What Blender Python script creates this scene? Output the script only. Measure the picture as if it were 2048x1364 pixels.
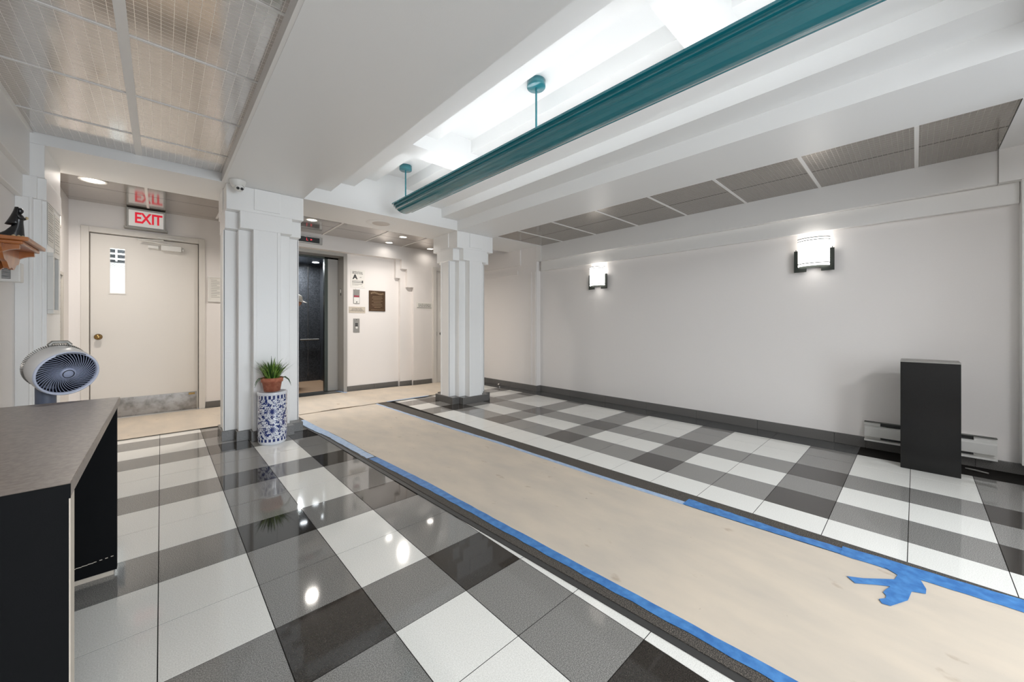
import bpy, bmesh, math, random
from mathutils import Vector, Matrix
random.seed(7)
PI = math.pi
for o in list(bpy.data.objects):
    bpy.data.objects.remove(o)
SC = bpy.context.scene
COL = SC.collection

# ------------------------------------------------------------------ camera, light, exposure
HC = 1.0784
cam = bpy.data.cameras.new('camera')
co = bpy.data.objects.new('camera', cam)
COL.objects.link(co)
SC.camera = co
co.location = (0, 0, HC)
co.rotation_euler = (PI / 2, 0, -0.750563)
cam.sensor_width = 36
cam.sensor_fit = 'HORIZONTAL'
cam.lens = 752.592 / 2048 * 36
cam.shift_y = -(682 - 650.03) / 2048
cam.clip_start = 0.02

SC.view_settings.view_transform = 'Standard'
SC.view_settings.look = 'None'
SC.view_settings.gamma = 1
SC.view_settings.use_curve_mapping = False
SC.view_settings.exposure = 0.74
W = bpy.data.worlds.new('sky')
SC.world = W
W.use_nodes = True
W.node_tree.nodes['Background'].inputs[0].default_value = (0.80, 0.90, 1.0, 1)
W.node_tree.nodes['Background'].inputs[1].default_value = 1.6
cy = SC.cycles
cy.max_bounces = 10
cy.diffuse_bounces = 6
cy.glossy_bounces = 5
cy.transmission_bounces = 6
cy.sample_clamp_indirect = 6
cy.caustics_reflective = False
cy.caustics_refractive = False
cy.use_denoising = True


def area(name, loc, size, power, color=(1, 1, 1), rot=(0, 0, 0), sizey=None, spread=None, disk=False):
    l = bpy.data.lights.new(name, 'AREA')
    l.energy = power
    l.color = color
    l.size = size
    if disk:
        l.shape = 'DISK'
    if sizey:
        l.shape = 'RECTANGLE'
        l.size_y = sizey
    if spread:
        l.spread = spread
    o = bpy.data.objects.new(name, l)
    o.location = loc
    o.rotation_euler = rot
    COL.objects.link(o)
    return o


P_DOWN, P_UP, P_SCONCE, P_DAY, P_VEST = 6.9, 4.3, 0.16, 88, 30
WARM = (1.0, 0.93, 0.86)
COOL = (0.93, 0.97, 1.0)
# daylight entering through the street door glass behind the camera
area('daylight', (1.9, -3.12, 1.25), 2.6, P_DAY, (0.86, 0.93, 1.0), (PI / 2, 0, 0), sizey=2.1)

# added fill lights behind the camera, as if from unseen vestibule lamps
for vx in (0.1, 1.7):
    area('vestibule_fill', (vx, -2.1, 2.58), 0.5, P_VEST, (0.96, 0.98, 1.0), disk=True)

# ------------------------------------------------------------------ helpers
OFF = {}


class MB:
    def __init__(s):
        s.v, s.f, s.m, s.sm = [], [], [], []
        s.weld = False

    def add(s, vs, fs, mi=0, smooth=False):
        b = len(s.v)
        s.v += [tuple(p) for p in vs]
        for f in fs:
            s.f.append(tuple(i + b for i in f))
            s.m.append(mi)
            s.sm.append(smooth)
        return s

    def box(s, x0, x1, y0, y1, z0, z1, mi=0):
        v = [(x0, y0, z0), (x1, y0, z0), (x1, y1, z0), (x0, y1, z0), (x0, y0, z1), (x1, y0, z1), (x1, y1, z1), (x0, y1, z1)]
        return s.add(v, [(0, 3, 2, 1), (4, 5, 6, 7), (0, 1, 5, 4), (1, 2, 6, 5), (2, 3, 7, 6), (3, 0, 4, 7)], mi)

    def prism(s, poly, z0, z1, mi=0):
        n = len(poly)
        v = [(x, y, z0) for x, y in poly] + [(x, y, z1) for x, y in poly]
        f = [tuple(range(n - 1, -1, -1)), tuple(range(n, 2 * n))]
        f += [(i, (i + 1) % n, n + (i + 1) % n, n + i) for i in range(n)]
        return s.add(v, f, mi)

    def extr(s, prof, a0, a1, axis='y', mi=0, smooth=False, caps=True):
        # prof: list of 2-D points in the plane across the axis
        n = len(prof)

        def P(q, a):
            if axis == 'y':
                return (q[0], a, q[1])
            if axis == 'x':
                return (a, q[0], q[1])
            return (q[0], q[1], a)
        v = [P(q, a0) for q in prof] + [P(q, a1) for q in prof]
        s.add(v, [(i, (i + 1) % n, n + (i + 1) % n, n + i) for i in range(n)], mi, smooth)
        if caps:
            s.add(v, [tuple(range(n - 1, -1, -1)), tuple(range(n, 2 * n))], mi)
        return s

    def tube(s, p0, p1, r0, r1=None, n=16, mi=0, caps=True):
        r1 = r0 if r1 is None else r1
        p0, p1 = Vector(p0), Vector(p1)
        d = (p1 - p0).normalized()
        a = d.orthogonal().normalized()
        b = d.cross(a)
        v = []
        for p, r in ((p0, r0), (p1, r1)):
            v += [p + (a * math.cos(2 * PI * i / n) + b * math.sin(2 * PI * i / n)) * r for i in range(n)]
        s.add(v, [(i, (i + 1) % n, n + (i + 1) % n, n + i) for i in range(n)], mi, True)
        if caps:
            s.add(v, [tuple(range(n - 1, -1, -1)), tuple(range(n, 2 * n))], mi)
        return s

    def path(s, pts, rs, n=8, mi=0):
        pts = [Vector(p) for p in pts]
        if not isinstance(rs, (list, tuple)):
            rs = [rs] * len(pts)
        v = []
        a = None
        for i, p in enumerate(pts):
            d = (pts[min(i + 1, len(pts) - 1)] - pts[max(i - 1, 0)]).normalized()
            a = d.orthogonal().normalized() if a is None else (a - d * a.dot(d)).normalized()
            b = d.cross(a)
            v += [p + (a * math.cos(2 * PI * k / n) + b * math.sin(2 * PI * k / n)) * rs[i] for k in range(n)]
        f = []
        for i in range(len(pts) - 1):
            f += [(i * n + k, i * n + (k + 1) % n, (i + 1) * n + (k + 1) % n, (i + 1) * n + k) for k in range(n)]
        s.add(v, f, mi, True)
        e = (len(pts) - 1) * n
        s.add(v, [tuple(range(n - 1, -1, -1)), tuple(range(e, e + n))], mi)
        return s

    def lathe(s, prof, c=(0, 0, 0), n=32, mi=0, M=None, smooth=True, sharp=False):
        # prof (r, z) bottom to top
        s.weld = True
        v = []
        for r, z in prof:
            for i in range(n):
                a = 2 * PI * i / n
                p = Vector((r * math.cos(a), r * math.sin(a), z))
                p = (M @ p) if M is not None else p + Vector(c)
                v.append(p)
        f = []
        for j in range(len(prof) - 1):
            f += [(j * n + i, j * n + (i + 1) % n, (j + 1) * n + (i + 1) % n, (j + 1) * n + i) for i in range(n)]
        s.add(v, f, mi, smooth)
        return s

    def xf(s, M, start=0):
        s.v = s.v[:start] + [tuple(M @ Vector(p)) for p in s.v[start:]]
        return s

    def build(s, name, mats, parent=None, bevel=0, auto=True):
        off = OFF.get(parent, Vector((0, 0, 0))) if parent is not None else Vector((0, 0, 0))
        me = bpy.data.meshes.new(name)
        me.from_pydata([tuple(Vector(p) - off) for p in s.v], [], s.f)
        mats = mats if isinstance(mats, (list, tuple)) else [mats]
        for m in mats:
            me.materials.append(m)
        for p, mi, sm in zip(me.polygons, s.m, s.sm):
            p.material_index = mi
            p.use_smooth = sm
        bm = bmesh.new()
        bm.from_mesh(me)
        if s.weld:
            bmesh.ops.remove_doubles(bm, verts=bm.verts, dist=1e-6)
        bmesh.ops.recalc_face_normals(bm, faces=bm.faces)
        bm.to_mesh(me)
        bm.free()
        o = bpy.data.objects.new(name, me)
        COL.objects.link(o)
        if parent is not None:
            o.parent = parent
            OFF[o] = off
        if bevel:
            b = o.modifiers.new('edge', 'BEVEL')
            b.width = bevel
            b.segments = 2
            b.limit_method = 'ANGLE'
        return o


def thing(name, label, cat, loc, group=None):
    o = bpy.data.objects.new(name, None)
    o.empty_display_size = 0.05
    COL.objects.link(o)
    o.location = loc
    OFF[o] = Vector(loc)
    return tag(o, label, cat, group)


def tag(o, label, cat=None, group=None, kind=None):
    o['label'] = label
    if cat:
        o['category'] = cat
    if group:
        o['group'] = group
    if kind:
        o['kind'] = kind
    return o


def struct(o, label, cat=None):
    return tag(o, label, cat, kind='structure')


def dup(root, delta, label, group=None):
    r = root.copy()
    COL.objects.link(r)
    r.location = Vector(root.location) + Vector(delta)
    r['label'] = label
    if group:
        r['group'] = group
    for ch in list(root.children):
        c = ch.copy()
        COL.objects.link(c)
        c.parent = r
        for g in ch.children:
            d = g.copy()
            COL.objects.link(d)
            d.parent = c
    return r


def text(name, body, size, loc, rot, m, parent=None, extrude=0.001, align='CENTER', sx=1.0, bold=0.0):
    c = bpy.data.curves.new(name, 'FONT')
    c.body = body
    c.size = size
    c.extrude = extrude
    c.align_x = align
    c.align_y = 'CENTER'
    c.space_line = 0.9
    c.resolution_u = 3
    c.materials.append(m)
    c.offset = bold
    tmp = bpy.data.objects.new('text_tmp', c)
    COL.objects.link(tmp)
    me = bpy.data.meshes.new_from_object(tmp.evaluated_get(bpy.context.evaluated_depsgraph_get()))
    bpy.data.objects.remove(tmp)
    me.name = name
    o = bpy.data.objects.new(name, me)
    COL.objects.link(o)
    if len(body) > 1:
        o['kind'] = 'stuff'
    off = OFF.get(parent, Vector((0, 0, 0))) if parent is not None else Vector((0, 0, 0))
    o.location = Vector(loc) - off
    o.rotation_euler = rot
    o.scale = (sx, 1, 1)
    if parent is not None:
        o.parent = parent
    return o


# ------------------------------------------------------------------ materials
def mat(name, col, rough=0.5, metal=0.0, spec=0.5, noise=None, bump=None, emit=None, estr=0, coat=0):
    m = bpy.data.materials.new(name)
    m.use_nodes = True
    nt = m.node_tree
    b = nt.nodes['Principled BSDF']
    b.inputs['Base Color'].default_value = (*col, 1)
    b.inputs['Roughness'].default_value = rough
    b.inputs['Metallic'].default_value = metal
    b.inputs['Specular IOR Level'].default_value = spec
    if coat:
        b.inputs['Coat Weight'].default_value = coat
        b.inputs['Coat Roughness'].default_value = 0.03
    if emit:
        b.inputs['Emission Color'].default_value = (*emit, 1)
        b.inputs['Emission Strength'].default_value = estr
    tc = None
    if noise or bump:
        tc = nt.nodes.new('ShaderNodeTexCoord')
    if noise:
        # (scale, detail, second colour, low, high)
        sc, det, c2, lo, hi = noise
        n = nt.nodes.new('ShaderNodeTexNoise')
        n.inputs['Scale'].default_value = sc
        n.inputs['Detail'].default_value = det
        nt.links.new(tc.outputs['Object'], n.inputs['Vector'])
        r = nt.nodes.new('ShaderNodeValToRGB')
        r.color_ramp.elements[0].position = lo
        r.color_ramp.elements[1].position = hi
        r.color_ramp.elements[0].color = (*col, 1)
        r.color_ramp.elements[1].color = (*c2, 1)
        nt.links.new(n.outputs['Fac'], r.inputs['Fac'])
        nt.links.new(r.outputs['Color'], b.inputs['Base Color'])
    if bump:
        sc, st, dist = bump
        n = nt.nodes.new('ShaderNodeTexNoise')
        n.inputs['Scale'].default_value = sc
        n.inputs['Detail'].default_value = 3
        nt.links.new(tc.outputs['Object'], n.inputs['Vector'])
        bp = nt.nodes.new('ShaderNodeBump')
        bp.inputs['Strength'].default_value = st
        bp.inputs['Distance'].default_value = dist
        nt.links.new(n.outputs['Fac'], bp.inputs['Height'])
        nt.links.new(bp.outputs['Normal'], b.inputs['Normal'])
    return m


def lit(c):  # sRGB 0-255 to linear
    return tuple(((x / 255) / 12.92 if x / 255 <= 0.04045 else ((x / 255 + 0.055) / 1.055) ** 2.4) for x in c)


M_WALL = mat('wall_paint', lit((230, 226, 223)), 0.55, bump=(60, 0.12, 0.004))
M_WHITE = mat('white_gloss_paint', lit((238, 238, 237)), 0.34, bump=(45, 0.10, 0.004))
M_CEIL = mat('ceiling_paint', lit((235, 235, 234)), 0.40, bump=(180, 0.10, 0.002))
M_TRIM = mat('trim_paint', lit((232, 230, 227)), 0.38)
M_T_WHITE = mat('tile_light', spec=0.8, col= lit((224, 223, 217)), rough=0.07, noise=(260, 2, lit((244, 243, 238)), 0.35, 0.65))
M_T_GREY = mat('tile_grey', spec=0.8, col= lit((108, 107, 104)), rough=0.05, noise=(300, 2, lit((158, 156, 152)), 0.38, 0.66))
M_T_DARK = mat('tile_charcoal', spec=0.8, col= lit((44, 41, 38)), rough=0.045, noise=(300, 2, lit((62, 58, 54)), 0.4, 0.68))
M_T_BORDER = mat('tile_border', lit((66, 67, 68)), 0.10, noise=(260, 2, lit((98, 98, 98)), 0.36, 0.66))
M_GROUT = mat('grout', lit((38, 36, 34)), 0.9, spec=0.1)
M_BASE = mat('base_tile', lit((84, 82, 80)), 0.25, noise=(280, 2, lit((118, 116, 113)), 0.36, 0.66))
M_PAPER = mat('floor_paper', lit((208, 194, 176)), 0.6, spec=0.3)
M_RUBBER = mat('mat_rubber', lit((52, 48, 44)), 0.75, noise=(300, 3, lit((128, 120, 110)), 0.47, 0.68), bump=(420, 0.6, 0.004))
M_RUBEDGE = mat('mat_edge', lit((58, 57, 56)), 0.55)
M_TAPE = mat('painters_tape', lit((54, 110, 174)), 0.5, noise=(30, 4, lit((80, 140, 200)), 0.35, 0.7), bump=(60, 0.3, 0.002))
M_TAPE2 = mat('painters_tape_pale', lit((150, 176, 210)), 0.5, noise=(40, 3, lit((178, 196, 218)), 0.35, 0.7))
M_TEAL = mat('teal_enamel', lit((20, 116, 128)), 0.24, spec=0.7, coat=0.5)
M_TEAL_IN = mat('reflector_white', (0.8, 0.8, 0.8), 0.4)
M_BLACK = mat('black_laminate', lit((9, 10, 12)), 0.65, spec=0.12, bump=(500, 0.15, 0.001))
M_GLOSSBLK = mat('black_gloss_laminate', lit((13, 13, 13)), 0.22, spec=0.35, noise=(3, 3, lit((19, 19, 18)), 0.35, 0.65))
M_DESK = mat('desk_laminate', lit((118, 108, 100)), 0.32, noise=(90, 5, lit((142, 131, 122)), 0.35, 0.65))
M_CREAM = mat('cream_edge', lit((196, 186, 172)), 0.5)
M_DOOR = mat('door_paint', lit((216, 212, 206)), 0.42, bump=(20, 0.08, 0.004))
M_STEEL = mat('brushed_steel', lit((168, 165, 160)), 0.30, 1.0, bump=(260, 0.1, 0.001))
M_STEELD = mat('elevator_frame_paint', lit((160, 157, 152)), 0.38, 0.25)
M_KICK = mat('kick_plate', lit((158, 154, 150)), 0.30, 1.0, noise=(14, 4, lit((120, 116, 112)), 0.4, 0.7))
M_BRASS = mat('aged_brass', lit((142, 116, 74)), 0.25, 1.0)
M_BRONZE = mat('bronze_plaque', lit((92, 72, 56)), 0.35, 0.8)
M_BRONZE_HI = mat('bronze_raised', lit((160, 138, 112)), 0.35, 0.8)
M_DARKMET = mat('dark_metal', lit((66, 70, 66)), 0.35, 0.8)
M_BLK = mat('black_plastic', lit((14, 14, 15)), 0.35)
M_RED = mat('red_letters', lit((205, 22, 46)), 0.5, emit=lit((225, 20, 50)), estr=0.3)
M_LED = mat('red_led', (0.2, 0, 0), 0.5, emit=(1, 0.05, 0.08), estr=0.62)
M_SIGNW = mat('sign_face', lit((225, 225, 222)), 0.4, emit=lit((235, 230, 226)), estr=0.12)
M_GREYMET = mat('grey_metal', lit((150, 148, 143)), 0.4, 0.5)
M_PLASTIC = mat('white_plastic', lit((224, 223, 219)), 0.35)
M_PAPERW = mat('white_sheet', lit((226, 224, 218)), 0.6)
M_INK = mat('black_ink', lit((40, 40, 42)), 0.6)
M_INKG = mat('grey_ink', lit((128, 126, 122)), 0.6)
M_WOOD = mat('cherry_wood', lit((142, 82, 40)), 0.32, noise=(14, 5, lit((182, 112, 58)), 0.3, 0.7), coat=0.2)
M_STATUE = mat('black_glaze', lit((14, 15, 18)), 0.28, coat=0.15)
M_TERRA = mat('terracotta', lit((168, 98, 74)), 0.75, noise=(35, 4, lit((192, 126, 100)), 0.4, 0.7))
M_SOIL = mat('soil', lit((58, 44, 34)), 0.95)
M_LEAF = mat('leaf_green', lit((78, 118, 44)), 0.42, noise=(18, 2, lit((150, 180, 84)), 0.4, 0.7))
M_LEAF2 = mat('leaf_dark', lit((40, 76, 30)), 0.42)
M_FANW = mat('fan_white', lit((226, 224, 222)), 0.32)
M_FANB = mat('fan_bluegrey', lit((150, 158, 182)), 0.4)
M_FANRING = mat('fan_ring', lit((196, 202, 220)), 0.35)
M_FANIN = mat('fan_dark', lit((16, 20, 32)), 0.5)
M_FANPOLE = mat('fan_pole', lit((96, 104, 122)), 0.4)
M_MAIL = mat('mailbox_paint', lit((196, 190, 180)), 0.4, 0.2)
M_CARWALL = mat('car_panel', lit((52, 54, 58)), 0.34, 0.35, noise=(60, 4, lit((82, 84, 88)), 0.4, 0.72))
M_CARCEIL = mat('car_ceiling', lit((120, 132, 146)), 0.25, 0.6)
M_CARFLOOR = mat('car_floor', lit((150, 122, 96)), 0.55)
M_SKIN = mat('skin', lit((188, 138, 112)), 0.55)
M_CAP = mat('cap_cloth', lit((206, 198, 186)), 0.85)
M_SHIRT = mat('shirt_cloth', lit((58, 62, 72)), 0.9)
M_TROUS = mat('trouser_cloth', lit((40, 42, 50)), 0.9)
M_SHOE = mat('shoe_leather', lit((30, 28, 27)), 0.5)
M_HAIR = mat('hair', lit((58, 46, 38)), 0.7)
M_EYE = mat('eye', lit((40, 32, 28)), 0.2)
M_LENS = mat('downlight_lens', (0.9, 0.9, 0.9), 0.4, emit=(1, 0.93, 0.84), estr=5)
M_TUBE = mat('fluorescent_tube', (0.9, 0.9, 0.9), 0.4, emit=COOL, estr=P_UP)
M_SHADE = mat('opal_glass', (0.9, 0.9, 0.9), 0.3, emit=(1, 0.97, 0.93), estr=2.2)
M_CARLENS = mat('car_light', (0.9, 0.9, 0.9), 0.4, emit=(0.9, 0.96, 1), estr=7)
M_CONC = mat('street_paving', lit((150, 150, 148)), 0.8)


def glass(name, rough=0.02, tint=(0.95, 0.97, 0.97)):
    m = mat(name, tint, rough)
    b = m.node_tree.nodes['Principled BSDF']
    b.inputs['Transmission Weight'].default_value = 1
    b.inputs['IOR'].default_value = 1.45
    return m


M_GLASS = glass('window_glass', 0.0)


def ceiling_tile_mat(name, c, line, rmax):
    m = mat(name, lit((204, 198, 193)), 0.10, 0.8)
    nt = m.node_tree
    b = nt.nodes['Principled BSDF']
    tc = nt.nodes.new('ShaderNodeTexCoord')
    br = nt.nodes.new('ShaderNodeTexBrick')
    br.offset = 0
    br.inputs['Scale'].default_value = 1
    br.inputs['Brick Width'].default_value = 0.042
    br.inputs['Row Height'].default_value = 0.028
    br.inputs['Mortar Size'].default_value = 0.0014
    br.inputs['Mortar Smooth'].default_value = 0.2
    br.inputs['Color1'].default_value = (*lit(c), 1)
    br.inputs['Color2'].default_value = (*lit(tuple(q - 4 for q in c)), 1)
    br.inputs['Mortar'].default_value = (*lit(line), 1)
    nt.links.new(tc.outputs['Object'], br.inputs['Vector'])
    nt.links.new(br.outputs['Color'], b.inputs['Base Color'])
    mr = nt.nodes.new('ShaderNodeMapRange')
    mr.inputs['To Min'].default_value = 0.12
    mr.inputs['To Max'].default_value = rmax
    nt.links.new(br.outputs['Fac'], mr.inputs['Value'])
    nt.links.new(mr.outputs['Result'], b.inputs['Roughness'])
    n = nt.nodes.new('ShaderNodeTexNoise')
    n.inputs['Scale'].default_value = 2.2
    nt.links.new(tc.outputs['Object'], n.inputs['Vector'])
    bp = nt.nodes.new('ShaderNodeBump')
    bp.inputs['Strength'].default_value = 0.05
    bp.inputs['Distance'].default_value = 0.02
    nt.links.new(n.outputs['Fac'], bp.inputs['Height'])
    nt.links.new(bp.outputs['Normal'], b.inputs['Normal'])
    return m


M_MIRROR = ceiling_tile_mat('mirror_ceiling_tile', (216, 211, 207), (240, 237, 233), 0.3)
M_MIRROR2 = ceiling_tile_mat('darkened_mirror_tile', (164, 158, 151), (178, 172, 165), 0.3)  # darker copy for the right bay, its dim reflections put into the colour
M_MIRROR3 = ceiling_tile_mat('corridor_mirror_tile', (196, 189, 182), (204, 198, 191), 0.16)


def paper_nodes():
    nt = M_PAPER.node_tree
    b = nt.nodes['Principled BSDF']
    tc = nt.nodes.new('ShaderNodeTexCoord')

    def noise(scale, det, sx=1, sy=1):
        mp = nt.nodes.new('ShaderNodeMapping')
        mp.inputs['Scale'].default_value = (sx, sy, 1)
        nt.links.new(tc.outputs['Object'], mp.inputs['Vector'])
        n = nt.nodes.new('ShaderNodeTexNoise')
        n.inputs['Scale'].default_value = scale
        n.inputs['Detail'].default_value = det
        nt.links.new(mp.outputs['Vector'], n.inputs['Vector'])
        return n

    def ramp(src, lo, hi, c0, c1):
        r = nt.nodes.new('ShaderNodeValToRGB')
        r.color_ramp.elements[0].position = lo
        r.color_ramp.elements[1].position = hi
        r.color_ramp.elements[0].color = (*c0, 1)
        r.color_ramp.elements[1].color = (*c1, 1)
        nt.links.new(src.outputs['Fac'], r.inputs['Fac'])
        return r
    base = ramp(noise(3, 6, 2.2, 0.9), 0.3, 0.72, lit((194, 184, 171)), lit((210, 197, 180)))
    spots = ramp(noise(9, 5, 1.3, 0.8), 0.66, 0.80, (1, 1, 1), lit((196, 178, 158)))
    specks = ramp(noise(30, 3), 0.74, 0.80, (1, 1, 1), lit((150, 132, 112)))
    mx = nt.nodes.new('ShaderNodeMixRGB')
    mx.blend_type = 'MULTIPLY'
    mx.inputs[0].default_value = 0.8
    nt.links.new(base.outputs['Color'], mx.inputs[1])
    nt.links.new(spots.outputs['Color'], mx.inputs[2])
    m2 = nt.nodes.new('ShaderNodeMixRGB')
    m2.blend_type = 'MULTIPLY'
    m2.inputs[0].default_value = 0.8
    nt.links.new(mx.outputs[0], m2.inputs[1])
    nt.links.new(specks.outputs['Color'], m2.inputs[2])
    nt.links.new(m2.outputs[0], b.inputs['Base Color'])
    n = noise(1.6, 3)
    bp = nt.nodes.new('ShaderNodeBump')
    bp.inputs['Strength'].default_value = 0.25
    bp.inputs['Distance'].default_value = 0.02
    nt.links.new(n.outputs['Fac'], bp.inputs['Height'])
    nt.links.new(bp.outputs['Normal'], b.inputs['Normal'])


paper_nodes()


def porcelain():
    """White glaze with a blue scroll pattern, two flower medallions and border bands (object coords, z up)."""
    m = mat('blue_white_porcelain', lit((222, 226, 234)), 0.12, coat=0.5)
    nt = m.node_tree
    L = nt.links.new
    b = nt.nodes['Principled BSDF']
    tc = nt.nodes.new('ShaderNodeTexCoord')
    sep = nt.nodes.new('ShaderNodeSeparateXYZ')
    L(tc.outputs['Object'], sep.inputs[0])

    def mth(op, a, c=None, clamp=False):
        n = nt.nodes.new('ShaderNodeMath')
        n.operation = op
        n.use_clamp = clamp
        for i, q in enumerate((a, c)):
            if q is None:
                continue
            if isinstance(q, (int, float)):
                n.inputs[i].default_value = q
            else:
                L(q, n.inputs[i])
        return n.outputs[0]
    ang = mth('ARCTAN2', sep.outputs['Y'], sep.outputs['X'])
    # angle measured from the side that faces the lobby (-Y and a little -X)
    da = mth('SUBTRACT', ang, math.atan2(-0.98, -0.16))
    arc = mth('MULTIPLY', da, 0.115)
    z = sep.outputs['Z']
    cmb = nt.nodes.new('ShaderNodeCombineXYZ')
    L(arc, cmb.inputs[0])
    L(z, cmb.inputs[1])
    v = nt.nodes.new('ShaderNodeTexVoronoi')
    v.inputs['Scale'].default_value = 52
    L(cmb.outputs[0], v.inputs['Vector'])
    blobs = mth('LESS_THAN', mth('ABSOLUTE', mth('SUBTRACT', v.outputs['Distance'], 0.40)), 0.21)
    v2 = nt.nodes.new('ShaderNodeTexVoronoi')
    v2.inputs['Scale'].default_value = 95
    L(cmb.outputs[0], v2.inputs['Vector'])
    dots = mth('LESS_THAN', v2.outputs['Distance'], 0.36)
    n = nt.nodes.new('ShaderNodeTexNoise')
    n.inputs['Scale'].default_value = 26
    L(cmb.outputs[0], n.inputs['Vector'])
    sel = mth('GREATER_THAN', n.outputs['Fac'], 0.5)
    scroll = mth('ADD', mth('MULTIPLY', blobs, sel), dots, True)
    flower = None
    clear = None
    for zc in (0.137, 0.302):
        dz = mth('SUBTRACT', z, zc)
        rr = mth('SQRT', mth('ADD', mth('MULTIPLY', arc, arc), mth('MULTIPLY', dz, dz)))
        pa = mth('ARCTAN2', dz, arc)
        edge = mth('ADD', 0.027, mth('MULTIPLY', mth('COSINE', mth('MULTIPLY', pa, 12)), 0.009))
        f = mth('LESS_THAN', rr, edge)
        c = mth('LESS_THAN', rr, 0.036)
        flower = f if flower is None else mth('ADD', flower, f, True)
        clear = c if clear is None else mth('ADD', clear, c, True)
    pat = mth('ADD', mth('MULTIPLY', scroll, mth('SUBTRACT', 1, clear)), flower, True)
    # border bands near both rims
    rings = mth('GREATER_THAN', mth('SINE', mth('MULTIPLY', arc, 190)), -0.25)
    inb = mth('ADD', mth('LESS_THAN', mth('ABSOLUTE', mth('SUBTRACT', z, 0.428)), 0.016),
              mth('LESS_THAN', mth('ABSOLUTE', mth('SUBTRACT', z, 0.042)), 0.013), True)
    out = mth('ADD', mth('GREATER_THAN', z, 0.412), mth('LESS_THAN', z, 0.058), True)
    pat = mth('ADD', mth('MULTIPLY', pat, mth('SUBTRACT', 1, out)), mth('MULTIPLY', inb, rings), True)
    mx = nt.nodes.new('ShaderNodeMixRGB')
    mx.inputs[1].default_value = (*lit((220, 224, 232)), 1)
    mx.inputs[2].default_value = (*lit((28, 48, 112)), 1)
    L(pat, mx.inputs[0])
    L(mx.outputs[0], b.inputs['Base Color'])
    return m


M_PORC = porcelain()

# ------------------------------------------------------------------ setting: floor with its tiles
ZS = 2.345            # soffit height
T = 0.3048
X0 = -0.0082          # x of the first tile joint right of the desk
Y0 = 1.5495           # y of row joint 0
fl = MB()
fl.box(-0.9, 4.7, -3.2, 6.3, -0.06, -0.0105)
fl.box(0.95, 2.32, 6.3, 8.1, -0.06, -0.0105)
floor = struct(fl.build('floor', [M_T_BORDER]), 'polished lobby floor of white, grey and charcoal plaid tiles with dark border')
OFF[floor] = Vector((0, 0, 0))
tile_meshes = {}


def tile(x0, x1, y0, y1, m):
    g = 0.0016
    sx, sy = round(x1 - x0 - 2 * g, 4), round(y1 - y0 - 2 * g, 4)
    k = (sx, sy, m.name)
    o = None
    if k not in tile_meshes:
        b = MB().box(0, sx, 0, sy, -0.0100, 0)
        o = b.build('tile', m, floor)
        tile_meshes[k] = o.data
    else:
        o = bpy.data.objects.new('tile', tile_meshes[k])
        COL.objects.link(o)
        o.parent = floor
    o.location = (x0 + g, y0 + g, 0)


MB().box(-0.9, 4.7, -3.2, 6.3, -0.0105, -0.0010).build('grout_bed', M_GROUT, floor)
left_cols = [(-0.618, -0.313, 0), (-0.313, X0, 0), (X0, X0 + T, 0), (X0 + T, X0 + 2 * T, 1), (X0 + 2 * T, X0 + 3 * T, 0),
             (X0 + 3 * T, X0 + 4 * T, 1), (X0 + 4 * T, X0 + 5 * T, 0)]
R0 = 2.7133
right_cols = [(R0 - T, R0, 0), (R0, R0 + T, 1), (R0 + T, R0 + 2 * T, 0), (R0 + 2 * T, R0 + 3 * T, 1),
              (R0 + 3 * T, R0 + 4 * T, 0), (R0 + 4 * T, R0 + 5 * T, 0)]
dark_rows = {-10, -7, -4, -1, 2, 5, 8, 10}
for t in range(-7, 13):
    ya, yb = Y0 + t * T, Y0 + (t + 1) * T
    for xa, xb, d in left_cols + right_cols:
        if xa < 1.3 and t > 11:
            continue
        n = d + (1 if t in dark_rows else 0)
        if t < 8 and (abs(xa - (X0 + 4 * T)) < 0.01 or abs(xa - (R0 - T)) < 0.01):
            n = 0                                   # plain light stripe beside the mat
        tile(xa, xb, ya, yb, (M_T_WHITE, M_T_GREY, M_T_DARK)[n])
for t in range(-4, 15, 2):                       # charcoal border against the right wall
    ya, yb = Y0 + t * T, Y0 + (t + 2) * T
    tile(R0 + 5 * T, 4.54, ya, yb, M_T_BORDER)
for k, xa in enumerate((3.0, 3.61)):
    tile(xa, xa + 0.61, Y0 + 13 * T, 6.1, M_T_BORDER)

# ------------------------------------------------------------------ walls
XR, XL = 4.54, -0.73
YB = 6.24
wr = MB().box(XR, XR + 0.16, -3.2, 4.19, 0, 3.0)
struct(wr.build('wall_right', M_WALL), 'long pale grey plaster wall carrying the two lit sconces')
wf = MB().box(4.45, XR + 0.16, 4.19, 6.4, 0, 3.0)
# shallow grooves suggested by stepped strips on the pilaster face
wf.box(4.442, 4.45, 4.205, 4.235, 0.095, 1.945).box(4.442, 4.45, 4.30, 4.33, 0.095, 1.945)
wf.box(4.438, 4.45, 4.62, 6.3, 1.93, 2.0).box(4.428, 4.45, 4.55, 6.3, 2.085, 2.345)
struct(wf.build('wall_right_far', M_WALL), 'short projecting wall and pilaster beyond the right hand column')
# stepped cornice on the right wall
tr = MB()
tr.box(4.451, XR, -0.41, 4.085, 2.105, ZS + 0.06)
tr.box(4.495, XR, -0.51, 4.135, 1.952, 2.105)
tr.box(4.44, XR, 4.086, 4.19, 2.106, ZS)
struct(tr.build('trim_1', M_TRIM, bevel=0.004), 'two-stepped white plaster cornice along the top of the right wall')
pn = MB().box(4.43, XR, -1.1, -0.512, 0.09, ZS).box(4.42, XR, -1.1, -0.411, 2.105, ZS)
struct(pn.build('trim_2', M_TRIM), 'white pilaster at the near end of the right wall')
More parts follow.
